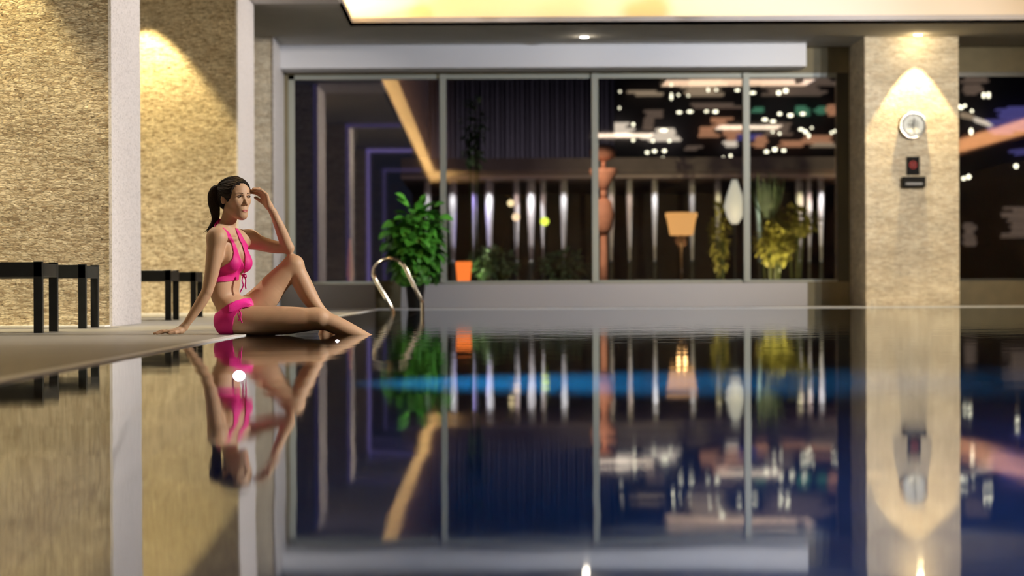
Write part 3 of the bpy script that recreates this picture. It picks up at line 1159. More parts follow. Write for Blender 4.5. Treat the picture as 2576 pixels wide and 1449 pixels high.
M['leaf_y'] = mat('yellow green leaf', (0.45, 0.42, 0.10), 0.5, noise=(4, 0.3))
M['leaf_g'] = mat('pale green leaf', (0.30, 0.42, 0.20), 0.5, noise=(4, 0.3))
shrub('round_shrub', 1948, 612, 46, 50, 44, M['leaf_y'], 420, 0.16, 'round yellow lit shrub seen through the fourth pane', seed=5)
shrub('spiky_plant', 1930, 500, 50, 50, 46, M['leaf_g'], 40, 0.8, 'pale green spiky plant above the yellow shrub in the fourth pane', True, seed=6)
shrub('hedge_shrub', 2000, 555, 60, 32, 47, M['leaf_y'], 320, 0.16, 'amber lit broad shrub right of the spiky plant in the fourth pane', seed=8)
shrub('tall_shrub', 1812, 600, 20, 90, 46.3, M['leaf_y'], 240, 0.14, 'narrow dim yellow shrub left of the third mullion', seed=9)
shrub('bamboo_clump', 1192, 330, 28, 90, 41, M['leaf_g'], 130, 0.15, 'faint tall bamboo clump behind the second pane', seed=12)
shrub('dark_shrub', 1240, 665, 60, 38, 40, M['leaf_g'], 300, 0.14, 'dark low shrub beside the orange garden lantern', seed=13)
shrub('dark_shrub', 1420, 672, 60, 36, 41, M['leaf_g'], 300, 0.14, 'dark low shrub under the third pane\'s left mullion', seed=14)
lamp('garden_spot', 'SPOT', (P(1960, 500, 42).x, 41.0, 0.1), 520, (1.0, 0.82, 0.40), target=P(1960, 580, 45.5), spot_size=1.1, spot_blend=0.7, shadow_soft_size=0.05)
lamp('garden_spot', 'SPOT', (P(1825, 500, 42).x, 43.0, 0.1), 40, (1.0, 0.85, 0.35), target=P(1825, 580, 45), spot_size=1.0, spot_blend=0.7, shadow_soft_size=0.05)
lamp('garden_spot', 'SPOT', (P(1192, 500, 39).x, 39.5, 0.1), 110, (0.85, 0.85, 0.7), target=P(1192, 330, 41), spot_size=0.7, spot_blend=0.7, shadow_soft_size=0.05)
c0 = P(1848, 520, 45)
mb = MB()
mb.lathe([(0.06, -0.32), (0.14, -0.2), (0.20, 0.0), (0.15, 0.2), (0.09, 0.38), (0.05, 0.5)], c0, 20)
t = thing('paper_lantern', 'large white paper lantern on a pole just left of the third mullion', 'lantern', (c0.x, 45, 0.02))
mb.build('shade', glow('white paper shade', (1.0, 0.93, 0.78), 0.55), t)
mb = MB()
mb.lathe([(0.10, 0.02), (0.10, 0.05), (0.02, 0.06), (0.02, c0.z - 0.31)], (c0.x, 45, 0), 12)
mb.build('pole', M['black_wood'], t)

# tall pleated curtain wall behind the pavilion, washed in violet
D = 61.0
a, b = P(1080, 440, D), P(1545, 150, D)
mb = MB()
n = 260
v0 = []
for i in range(n + 1):
    x = a.x + (b.x - a.x) * i / n
    y = D + 0.16 * math.sin(i * 0.9) + 0.08 * math.sin(i * 0.37 + 1)
    v0.append((mb.bm.verts.new((x, y, 0.02)), mb.bm.verts.new((x, y, b.z + 0.6))))
for p, q in zip(v0[:-1], v0[1:]):
    mb.bm.faces.new((p[0], q[0], q[1], p[1])).smooth = True
o = mb.build('sheer_curtain', mat('grey violet sheer curtain', (0.34, 0.30, 0.36), 0.7))
sd = o.modifiers.new('thickness', 'SOLIDIFY')
sd.thickness = 0.01
tag(o, 'tall dim grey-violet pleated curtain above the pavilion, second pane', 'curtain')
lamp('curtain_fill', 'AREA', ((a.x + b.x) / 2, 58.5, 3.2), 17, (0.92, 0.82, 0.90), target=((a.x + b.x) / 2, 61, 4.5), shape='RECTANGLE', size=6, size_y=0.3)  # unseen area lamp added to brighten the curtain

# far lit terrace building, behind the third and fourth panes and right of the pillar
D = 84.0
FARW = mat('dark far facade', (0.03, 0.028, 0.04), 0.7, noise=(0.4, 0.4))
BAND = {k: glow(n_, c, e) for k, n_, c, e in (
    ('beige', 'beige lit terrace', (1.0, 0.72, 0.48), 0.32), ('white', 'white lit terrace', (1.0, 0.82, 0.66), 0.85),
    ('orange', 'orange lit room', (1.0, 0.46, 0.25), 0.42), ('dim', 'dim lit terrace', (0.8, 0.55, 0.42), 0.14),
    ('green', 'green lit room', (0.25, 0.75, 0.45), 0.22), ('blue', 'violet blue light wash', (0.30, 0.26, 0.9), 0.22), ('brown', 'brown lit wall', (0.9, 0.34, 0.14), 0.22))}  # violet patches stand in for a purple light wash, given as glow


def far_building(px0, px1, py0, D, lab, bands, seed):
    rg = random.Random(seed)
    a, b = P(px0, 700, D), P(px1, py0, D)
    t = thing('far_building', lab, 'building', ((a.x + b.x) / 2, D, 0.02), 'night-lit buildings beyond the garden')
    mb = MB()
    mb.box(a.x, b.x, D, D + 6, 0.02, b.z)
    mb.build('wall', FARW, t)
    for k, x0, y0, x1, y1, tilt in bands:
        p, q = P(x0, y1, D), P(x1, y0, D)
        mb = MB()
        dz = tilt * D / F
        H_ = q.z - p.z
        n_ = max(2, int(round((y1 - y0) / 6.5)))
        for j in range(n_):
            za = p.z + H_ * (j + rg.uniform(0.0, 0.2)) / n_
            zb = p.z + H_ * (j + rg.uniform(0.7, 1.0)) / n_
            W_ = q.x - p.x
            xa = p.x + W_ * rg.uniform(-0.06, 0.30)
            xb = q.x - W_ * rg.uniform(-0.06, 0.30)
            ch = min(zb - za, xb - xa) * 0.3
            ring = [(xa + ch, za), (xb - ch, za + dz), (xb, za + ch + dz), (xb, zb - ch + dz), (xb - ch, zb + dz), (xa + ch, zb), (xa, zb - ch), (xa, za + ch)]
            mb.ring_loft([[(x, D - 0.45, z) for x, z in ring], [(x, D, z) for x, z in ring]], True, False)
        mb.build('lit_terrace', BAND[k], t)
        continue
        ch = min(0.5 * (q.z - p.z), 0.5 * (q.x - p.x)) * 0.5
        ring = [(p.x + ch, p.z), (q.x - ch, p.z + dz), (q.x, p.z + ch + dz), (q.x, q.z - ch + dz), (q.x - ch * 1.4, q.z + dz), (p.x + ch, q.z), (p.x, q.z - ch), (p.x, p.z + ch)]
        mb.ring_loft([[(x, D - 0.45, z) for x, z in ring], [(x, D, z) for x, z in ring]], True, False)
        mb.build('lit_terrace', BAND[k], t)
    return t


def c5(x):
    return 1450 + x / 2.415


def d5(y):
    return 160 + y / 2.415


bl = []
for k, x0, y0, x1, y1, tl in (('beige', 600, 105, 900, 200, 0), ('beige', 700, 60, 1010, 105, 0), ('dim', 1045, 60, 1565, 130, 0), ('dim', 1060, 120, 1560, 200, 0),
                             ('beige', 270, 165, 570, 198, 0), ('white', 135, 360, 340, 445, 0), ('white', 470, 395, 600, 430, 0), ('white', 390, 425, 660, 475, 0),
                             ('dim', 400, 285, 520, 330, 0), ('dim', 400, 330, 470, 400, 0), ('orange', 745, 385, 860, 450, 0), ('orange', 810, 330, 940, 390, 0),
                             ('orange', 880, 380, 1005, 470, 0), ('white', 860, 470, 1005, 508, 0), ('orange', 1055, 440, 1160, 515, 0), ('orange', 1370, 440, 1580, 490, 0),
                             ('beige', 1390, 470, 1580, 510, 0), ('green', 1330, 260, 1410, 320, 0), ('green', 1440, 260, 1510, 310, 0), ('green', 1050, 270, 1130, 300, 0),
                             ('orange', 1510, 250, 1575, 320, 0), ('orange', 1210, 470, 1380, 510, 0), ('dim', 700, 240, 1000, 275, 0), ('dim', 640, 500, 760, 530, 0),
                             ('dim', 1240, 640, 1420, 690, 0), ('blue', 950, 430, 1120, 470, 0), ('dim', 1130, 360, 1300, 440, 0)):
    bl.append((k, c5(x0), d5(y0), c5(x1), d5(y1), tl))
fb = far_building(1536, 2108, 172, D, 'far dark building with beige, white and orange lit terraces behind the right panes', bl, 1)
far_building(2380, 2640, 172, D, 'far dark building with lit terraces right of the clock pillar', [
    ('dim', 2415, 192, 2480, 210, 0), ('dim', 2415, 214, 2470, 240, 0), ('blue', 2500, 268, 2620, 330, 0), ('blue', 2470, 300, 2560, 340, 0),
    ('white', 2440, 296, 2492, 308, -12), ('beige', 2415, 284, 2450, 296, -6), ('blue', 2530, 378, 2620, 392, 8), ('dim', 2520, 520, 2620, 600, 0), ('dim', 2420, 560, 2450, 620, 0)], 2)

# lamps on that building: small bright globes and short tubes, each on a bracket
lamps5 = [(50, 490, 9, 9), (345, 465, 9, 10), (465, 470, 9, 9), (565, 470, 9, 9), (430, 540, 12, 9), (475, 532, 14, 9), (535, 530, 13, 10), (525, 575, 9, 9), (550, 595, 11, 10),
          (458, 610, 8, 8), (892, 573, 9, 9), (937, 560, 9, 9), (1230, 178, 15, 14), (1272, 165, 15, 15), (870, 75, 22, 13), (978, 162, 16, 7), (1072, 178, 20, 7),
          (625, 296, 18, 7), (690, 292, 20, 7), (790, 290, 14, 6), (845, 292, 18, 9), (1145, 340, 20, 8), (1195, 350, 18, 8), (1235, 305, 14, 9), (1300, 314, 20, 10),
          (1375, 305, 18, 8), (1365, 400, 16, 8), (1392, 415, 13, 12), (1412, 438, 8, 14), (1155, 535, 15, 9), (1205, 522, 16, 13), (1260, 528, 13, 9), (530, 405, 28, 9),
          (346, 370, 8, 12), (1192, 415, 7, 7), (1235, 425, 8, 8), (1430, 390, 7, 7), (1550, 420, 8, 8), (1570, 410, 7, 8), (577, 200, 6, 26), (265, 170, 5, 8), (262, 270, 5, 8), (577, 130, 6, 7),
          (620, 190, 7, 7), (680, 195, 6, 6), (800, 160, 6, 14), (850, 160, 6, 10)]
bracket_m = M['black_wood']
WB = glow('warm white lamp glass', (1.0, 0.90, 0.66), 5.0)
k = 0
proto = {}
places = ['top', 'upper', 'middle', 'lower']


def far_lamp(px, py, rx, ry, lab, D):
    c0 = P(px, py, D - 0.75)
    s = D / F
    t = thing('wall_lamp', lab, 'lamp', (c0.x, D - 0.75, c0.z), 'small bright lamps on the far building')
    mb = MB()
    mb.ball(c0, 1.0, rx * s, min(rx, ry) * s, ry * s, 12)
    mb.build('globe', WB, t)
    mb = MB()
    mb.tube([(c0.x, D - 0.75 + min(rx, ry) * s * 0.8, c0.z), (c0.x, D, c0.z)], 0.03, 6)
    mb.build('bracket', bracket_m, t)


ORD = ['first', 'second', 'third', 'fourth', 'fifth', 'sixth', 'seventh', 'eighth', 'ninth', 'tenth', 'eleventh', 'twelfth', 'thirteenth', 'fourteenth', 'fifteenth', 'sixteenth']


def row_of(y, cuts):
    return sum(y >= c for c in cuts)


def place_lamps(items, D, cuts, where):
    """items: px, py, rx, ry in photo pixels"""
    cells = {}
    for it in items:
        cells.setdefault((where(it[0]), row_of(it[1], cuts)), []).append(it)
    rows = ['top row', 'upper row', 'middle row', 'lower row', 'lowest row']
    for (w_, r_), its in cells.items():
        its.sort(key=lambda i: (i[0], i[1]))
        for n_, it in enumerate(its):
            pos = 'only one there' if len(its) == 1 else ORD[n_] + ' from left'
            far_lamp(it[0], it[1], it[2], it[3], 'bright lamp on the far building %s, %s, %s' % (w_, rows[r_], pos), D)


place_lamps([(c5(x), d5(y), rx / 2.415 * 0.85, ry / 2.415 * 0.85) for x, y, rx, ry in lamps5], D, (215, 262, 320, 366),
            lambda x: 'behind the second mullion' if x < 1506 else ('in the third pane' if x < 1876 else 'in the fourth pane'))
place_lamps(((2475, 237, 4, 3), (2487, 236, 4, 3), (2474, 243, 3, 3), (2487, 243, 4, 3), (2412, 268, 5, 4), (2418, 271, 4, 4), (2427, 266, 4, 3), (2445, 279, 3, 3), (2443, 331, 4, 8),
                     (2424, 449, 4, 4), (2437, 445, 5, 5), (2556, 418, 5, 5)), D, (241, 300, 400, 900), lambda x: 'right of the clock pillar')

# ------------------------------------------------------------------ the seated woman
# One continuous skin grown as a smooth union of tapered volumes on a fine grid and meshed; the
# clothes and hair are shells that follow the same volumes.
import openvdb as vdb

D0 = 13.36


def W(px, py, dy=0.0):
    return np.array(P(px, py, D0 + dy))


def WZ(px, z, dy=0.0):
    v = P(px, 800, D0 + dy)
    return np.array((v.x, v.y, z))


class Field:
    def __init__(s, lo, hi, h):
        s.h = h
        s.lo = np.array(lo, float)
        s.n = np.ceil((np.array(hi) - s.lo) / h).astype(int) + 1
        s.a = np.full(s.n, 0.08, np.float32)

    def sub(s, lo, hi):
        i0 = np.clip(np.floor((np.array(lo) - s.lo) / s.h).astype(int), 0, s.n)
        i1 = np.clip(np.ceil((np.array(hi) - s.lo) / s.h).astype(int) + 1, 0, s.n)
        sl = tuple(slice(a, b) for a, b in zip(i0, i1))
        ax = [(s.lo[k] + s.h * np.arange(i0[k], i1[k])).astype(np.float32) for k in range(3)]
        X = ax[0][:, None, None]
        Y = ax[1][None, :, None]
        Z = ax[2][None, None, :]
        return sl, X, Y, Z

    def merge(s, sl, d, k, op='add'):
        a = s.a[sl]
        if op == 'add':
            h = np.maximum(k - np.abs(a - d), 0) / k
            s.a[sl] = np.minimum(a, d) - h * h * k * 0.25
        else:                       # carve away
            d = -d
            h = np.maximum(k - np.abs(a - d), 0) / k
            s.a[sl] = np.maximum(a, d) + h * h * k * 0.25

    def cone(s, p, q, r1, r2, k=0.02, op='add', flat=None):
        p, q = np.array(p, float), np.array(q, float)
        pad = max(r1, r2) + 0.035 + k
        sl, X, Y, Z = s.sub(np.minimum(p, q) - pad, np.maximum(p, q) + pad)
        ba = q - p
        L = float(ba @ ba)
        t = ((X - p[0]) * ba[0] + (Y - p[1]) * ba[1] + (Z - p[2]) * ba[2]) / L
        t = np.clip(t, 0, 1).astype(np.float32)
        d = np.sqrt((X - p[0] - t * ba[0]) ** 2 + (Y - p[1] - t * ba[1]) ** 2 + (Z - p[2] - t * ba[2]) ** 2) - (r1 + (r2 - r1) * t)
        s.merge(sl, d.astype(np.float32), k, op)

    def chain(s, pts, rad, k=0.02, sub=5):
        """one smoothly tapering limb along a spline, merged into the body once"""
        P_ = [np.array(p, float) for p in pts]
        C = smooth_path([tuple(p) for p in P_], sub) if len(P_) > 2 else [Vector(p) for p in P_]
        C = np.array([tuple(c) for c in C])
        rs = np.interp(np.linspace(0, len(P_) - 1, len(C)), range(len(P_)), rad)
        if len(P_) > 2:
            rs = np.convolve(np.pad(rs, 2, mode='edge'), np.ones(5) / 5, 'valid')
        pad = max(rad) + 0.035 + k
        sl, X, Y, Z = s.sub(C.min(0) - pad, C.max(0) + pad)
        best = np.full(np.broadcast(X, Y, Z).shape, 0.2, np.float32)
        rad_at = np.full(best.shape, max(rad), np.float32)
        for i in range(len(C) - 1):
            p, q = C[i], C[i + 1]
            pd = max(rs[i], rs[i + 1]) + 0.03
            lo_, hi_ = np.minimum(p, q) - pd, np.maximum(p, q) + pd
            ix = [np.nonzero((A.ravel() >= l) & (A.ravel() <= h))[0] for A, l, h in zip((X, Y, Z), lo_, hi_)]
            if any(len(j) == 0 for j in ix):
                continue
            s3 = tuple(slice(j[0], j[-1] + 1) for j in ix)
            x, y, z = X[s3[0]], Y[:, s3[1]], Z[:, :, s3[2]]
            ba = q - p
            L = max(float(ba @ ba), 1e-9)
            t = np.clip(((x - p[0]) * ba[0] + (y - p[1]) * ba[1] + (z - p[2]) * ba[2]) / L, 0, 1).astype(np.float32)
            d = np.sqrt((x - p[0] - t * ba[0]) ** 2 + (y - p[1] - t * ba[1]) ** 2 + (z - p[2] - t * ba[2]) ** 2)
            nearer = d < best[s3]
            best[s3] = np.where(nearer, d, best[s3])
            rad_at[s3] = np.where(nearer, (rs[i] + (rs[i + 1] - rs[i]) * t).astype(np.float32), rad_at[s3])
        best = best - rad_at
        s.merge(sl, best, k, 'add')

    def ell(s, c, r, axes=None, k=0.02, op='add'):
        c = np.array(c, float)
        R = np.eye(3) if axes is None else np.array(axes, float)
        ext = np.sqrt(((R.T * np.array(r)) ** 2).sum(1)) + 0.035 + k
        sl, X, Y, Z = s.sub(c - ext, c + ext)
        X, Y, Z = X - c[0], Y - c[1], Z - c[2]
        l = [(X * R[i][0] + Y * R[i][1] + Z * R[i][2]) / r[i] for i in range(3)]
        k0 = np.sqrt(l[0] ** 2 + l[1] ** 2 + l[2] ** 2)
        k1 = np.sqrt((l[0] / r[0]) ** 2 + (l[1] / r[1]) ** 2 + (l[2] / r[2]) ** 2)
        d = k0 * (k0 - 1) / np.maximum(k1, 1e-5)
        s.merge(sl, d.astype(np.float32), k, op)

    def copy(s):
        f = Field.__new__(Field)
        f.h, f.lo, f.n, f.a = s.h, s.lo, s.n, s.a.copy()
        return f

    def crop(s, lo, hi):
        sl, X, Y, Z = s.sub(lo, hi)
        f = Field.__new__(Field)
        f.h = s.h
        f.lo = np.array((X.flat[0], Y.flat[0], Z.flat[0]), float)
        f.a = s.a[sl].copy()
        f.n = np.array(f.a.shape)
        return f

    def grids(s):
        ax = [(s.lo[k] + s.h * np.arange(s.n[k])).astype(np.float32) for k in range(3)]
        return ax[0][:, None, None], ax[1][None, :, None], ax[2][None, None, :]

    def mesh(s, name, m, parent=None, smooth=2):
        a = s.a.copy()
        b = 4 * s.h
        # seal the borders
        for ax in range(3):
            i = [slice(None)] * 3
            i[ax] = 0
            a[tuple(i)] = b
            i[ax] = -1
            a[tuple(i)] = b
        a = np.clip(a, -b, b)
        g = vdb.FloatGrid(float(b))
        g.copyFromArray(np.ascontiguousarray(a))
        r = g.convertToPolygons(isovalue=0.0, adaptivity=0.0)
        pts, quads = r[0], r[-1]
        pts = pts * s.h + s.lo
        if parent is not None:
            pts = pts - np.array(parent_origin(parent))
        # drop loose crumbs is not needed: every volume overlaps its neighbour
        v = pts[quads]
        vol = np.einsum('ij,ij->i', v[:, 0] - pts.mean(0), np.cross(v[:, 1] - v[:, 0], v[:, 2] - v[:, 0])).sum()
        if vol < 0:
            quads = quads[:, ::-1]
        me = bpy.data.meshes.new(name)
        me.vertices.add(len(pts))
        me.vertices.foreach_set('co', pts.astype(np.float32).ravel())
        me.loops.add(quads.size)
        me.loops.foreach_set('vertex_index', quads.astype(np.int32).ravel())
        me.polygons.add(len(quads))
        me.polygons.foreach_set('loop_start', np.arange(0, quads.size, 4, dtype=np.int32))
        me.polygons.foreach_set('loop_total', np.full(len(quads), 4, np.int32))
        me.update(calc_edges=True)
        me.validate()
        me.polygons.foreach_set('use_smooth', np.ones(len(me.polygons), bool))
        me.materials.append(m)
        o = bpy.data.objects.new(name, me)
        COL.objects.link(o)
        if parent is not None:
            o.parent = parent
        if smooth:
            md = o.modifiers.new('relax', 'SMOOTH')
            md.factor = 0.5
            md.iterations = smooth
        return o


def poly_sdf(x, z, poly):
    """signed distance (inside negative) of the 2d points to a polygon"""
    poly = np.array(poly, np.float32)
    d = np.full(np.broadcast(x, z).shape, 1e9, np.float32)
    inside = np.zeros(d.shape, bool)
    n = len(poly)
    for i in range(n):
        ax, az = poly[i]
        bx, bz = poly[(i + 1) % n]
        ex, ez = bx - ax, bz - az
        wx, wz = x - ax, z - az
        t = np.clip((wx * ex + wz * ez) / (ex * ex + ez * ez + 1e-12), 0, 1)
        d = np.minimum(d, (wx - t * ex) ** 2 + (wz - t * ez) ** 2)
        c = ((az > z) != (bz > z))
        with np.errstate(divide='ignore', invalid='ignore'):
            xi = ax + (z - az) * ex / (ez if abs(ez) > 1e-9 else 1e-9)
        inside ^= (c & (x < xi))
    d = np.sqrt(d)
    return np.where(inside, -d, d)


def polyW(pts, dy):
    return [(W(px, py, dy)[0], W(px, py, dy)[2]) for px, py in pts]


def unit(v):
    v = np.array(v, float)
    return v / np.linalg.norm(v)


FH = 0.0025
lo = (W(372, 800)[0], D0 - 0.34, -0.16)
hi = (W(1010, 800)[0], D0 + 0.32, 0.93)
T = Field(lo, hi, FH)            # trunk and thighs: what the swimsuit follows

# chest frame: turned towards the camera; hips less so
def frame(deg):
    a = math.radians(deg)
    n = np.array((math.cos(a), -math.sin(a), 0))      # forward of that body section
    s = np.array((math.sin(a), math.cos(a), 0))       # towards her far (left) side
    return n, s


# ---- trunk
nP, sP = frame(12)
T.ell(W(590, 800, 0.0), (0.086, 0.150, 0.085), (nP, sP, (0, 0, 1)), 0.03)
for sg in (-1, 1):
    T.ell(W(587, 809, 0.0) + sP * sg * 0.075, (0.080, 0.085, 0.082), None, 0.03)
T.ell(W(590, 770, 0.0), (0.074, 0.128, 0.060), (nP, sP, (0, 0, 1)), 0.04)
nW, sW = frame(20)
T.ell(W(563, 738, 0.0), (0.064, 0.102, 0.085), (nW, sW, (0, 0, 1)), 0.045)
nC, sC = frame(33)
T.ell(W(565, 697, 0.0), (0.070, 0.112, 0.095), (nC, sC, (0, 0, 1)), 0.05)
T.ell(W(572, 650, 0.0), (0.072, 0.130, 0.105), (nC, sC, (0, 0, 1)), 0.04)
nS, sS = frame(40)
T.ell(W(578, 608, 0.0), (0.056, 0.135, 0.062), (nS, sS, (0, 0, 1)), 0.04)
# neck and slopes of the shoulders
neck0, neck1 = W(571, 596, 0.01), W(577, 548, -0.005)
T.cone(neck0, neck1, 0.043, 0.037, 0.03)
T.cone(W(561, 574, -0.01), W(547, 592, -0.12), 0.036, 0.044, 0.035)
T.cone(W(582, 588, 0.03), W(626, 600, 0.125), 0.036, 0.042, 0.03)
# breasts
bc = W(577, 662, 0.0)
bn = bc + nC * 0.058 - sC * 0.064
bf = bc + nC * 0.047 + sC * 0.052
for b0 in (bn, bf):
    T.ell(b0, (0.054, 0.053, 0.050), (nC, sC, (0, 0, 1)), 0.025)
    T.ell(b0 + np.array((0, 0, 0.035)) - nC * 0.012, (0.042, 0.045, 0.052), (nC, sC, (0, 0, 1)), 0.03)
# collar bones
T.cone(W(592, 600, -0.045), W(556, 598, -0.135), 0.008, 0.009, 0.018)
# ---- thighs
hipN, kneeN = W(592, 804, -0.085), W(802, 803, -0.135)
T.chain([hipN, W(648, 807, -0.105), W(715, 806, -0.12), W(765, 804, -0.13), kneeN], [0.084, 0.082, 0.078, 0.067, 0.055], 0.03)
T.ell(W(798, 799, -0.137), (0.050, 0.043, 0.045), None, 0.04)
hipF, kneeF = W(606, 798, 0.085), W(738, 668, 0.115)
T.chain([hipF, W(661, 753, 0.10), W(694, 713, 0.11), kneeF], [0.083, 0.083, 0.070, 0.054], 0.03)
T.ell(W(738, 667, 0.113), (0.052, 0.047, 0.052), None, 0.03)

B = T.copy()                     # the whole body
# ---- near lower leg, sliding into the water
B.chain([kneeN, W(832, 812, -0.125), W(862, 826, -0.115), W(900, 843, -0.105), W(938, 860, -0.095)], [0.053, 0.050, 0.050, 0.041, 0.029], 0.012)
ankN = W(938, 860, -0.095)
B.chain([ankN, ankN + np.array((0.05, 0, -0.012)), ankN + np.array((0.12, 0.01, -0.035)), ankN + np.array((0.165, 0.012, -0.045))], [0.032, 0.031, 0.022, 0.014], 0.02)
# ---- far lower leg with its foot flat on the ledge
ankF = W(824, 800, 0.12)
B.chain([kneeF, W(757, 706, 0.118), W(776, 743, 0.12), W(799, 775, 0.12), ankF], [0.052, 0.053, 0.051, 0.036, 0.029], 0.012)
fz = -0.05
heel = WZ(815, fz + 0.032, 0.12)
B.cone(ankF, heel, 0.031, 0.031, 0.02)
ball = WZ(868, fz + 0.022, 0.11)
B.chain([ankF + np.array((0.01, 0, -0.02)), WZ(845, fz + 0.045, 0.115), ball], [0.032, 0.030, 0.021], 0.02)
B.cone(heel, ball, 0.026, 0.022, 0.03)
for i in range(5):
    y = -0.035 + 0.018 * i
    p = ball + np.array((0.010, y, -0.004))
    L = (0.040, 0.040, 0.036, 0.030, 0.024)[::-1][i] if i < 4 else 0.042
    B.cone(p, p + np.array((L, y * 0.1, -0.004)), 0.010, 0.0085, 0.006)
# ---- near arm, propped on the deck behind her
shN = W(545, 599, -0.145)
elN = W(521, 733, -0.175)
wrN = W(463, 823, -0.185)
B.ell(shN, (0.048, 0.046, 0.052), None, 0.03)
B.chain([shN, W(540, 636, -0.155), W(532, 690, -0.168), elN], [0.050, 0.047, 0.038, 0.0295], 0.03)
B.chain([elN, W(508, 757, -0.178), W(488, 787, -0.182), W(471, 812, -0.185), wrN], [0.0295, 0.032, 0.026, 0.020, 0.020], 0.006)
# hand flat on the stone, fingers pointing away, a little spread
pz = 0.006
palm_c = WZ(443, pz + 0.020, -0.187)
B.cone(wrN, WZ(450, pz + 0.024, -0.187), 0.021, 0.020, 0.012)
kn = []
for i, (yo, L, spread) in enumerate(((-0.030, 0.070, -0.22), (-0.009, 0.078, -0.05), (0.012, 0.072, 0.09), (0.031, 0.058, 0.24))):
    k0 = WZ(424 + 3 * abs(i - 1), pz + 0.017, -0.187 + yo)
    B.cone(WZ(455, pz + 0.023, -0.187 + yo * 0.45), k0, 0.015, 0.0115, 0.012)
    d = unit((-1, spread, 0))
    m = k0 + d * L * 0.5 + np.array((0, 0, 0.003))
    e = k0 + d * L
    e[2] = pz + 0.0075
    B.cone(k0, m, 0.0100, 0.0088, 0.006)
    B.cone(m, e, 0.0088, 0.0070, 0.004)
t0 = WZ(452, pz + 0.020, -0.212)
t1 = WZ(440, pz + 0.014, -0.236)
t2 = WZ(426, pz + 0.009, -0.246)
B.cone(WZ(456, pz + 0.023, -0.197), t0, 0.016, 0.0135, 0.012)
B.cone(t0, t1, 0.0125, 0.0105, 0.006)
B.cone(t1, t2, 0.0100, 0.0078, 0.004)
# ---- far arm: elbow on the raised knee, hand to the brow
shF = W(628, 602, 0.125)
elF = W(726, 624, 0.115)
wrF = W(687, 534, 0.035)
B.ell(shF, (0.046, 0.046, 0.046), None, 0.03)
B.chain([shF, W(655, 612, 0.125), W(690, 621, 0.12), elF], [0.047, 0.042, 0.036, 0.029], 0.03)
B.chain([elF, W(716, 603, 0.098), W(703, 570, 0.065), wrF], [0.028, 0.034, 0.029, 0.0190], 0.012)
hA = W(676, 517, 0.022)
B.chain([wrF, hA], [0.0195, 0.021], 0.012)
fing = (   # knuckle, middle joint, tip  (index .. little)
    ((659, 494, 0.030), (645, 486, 0.020), (634, 485, 0.004)),
    ((662, 488, 0.014), (647, 478, 0.004), (633, 480, -0.010)),
    ((666, 487, -0.002), (651, 475, -0.010), (637, 475, -0.022)),
    ((670, 490, -0.017), (657, 478, -0.024), (645, 476, -0.032)))
for i, (a, b, c) in enumerate(fing):
    a, b, c = W(*a), W(*b), W(*c)
    B.cone(hA + np.array((0, (a[1] - hA[1]) * 0.3, 0)), a, 0.017, 0.0115, 0.010)
    B.cone(a, b, 0.0100, 0.0088, 0.005)
    B.cone(b, c, 0.0086, 0.0068, 0.004)
ta, tb, tc_ = W(668, 513, 0.038), W(655, 505, 0.036), W(642, 497, 0.022)
B.cone(hA, ta, 0.018, 0.0135, 0.012)
B.cone(ta, tb, 0.0122, 0.0102, 0.006)
B.cone(tb, tc_, 0.0098, 0.0076, 0.004)

# ---- head, turned three quarters to her left of the camera
HC = W(591, 498, -0.005)
a_ = math.radians(44)
hf = np.array((math.sin(a_), -math.cos(a_), 0.0))
hl = np.array((math.cos(a_), math.sin(a_), 0.0))
tilt = math.radians(3)
hu = np.array((0, 0, 1.0)) * math.cos(tilt) - hf * math.sin(tilt) * -1.0 * -1
hu = unit(hu)
hf = unit(hf - hu * (hf @ hu))
HX = (hf, hl, hu)


def H(a, b, c):
    return HC + hf * a + hl * b + hu * c


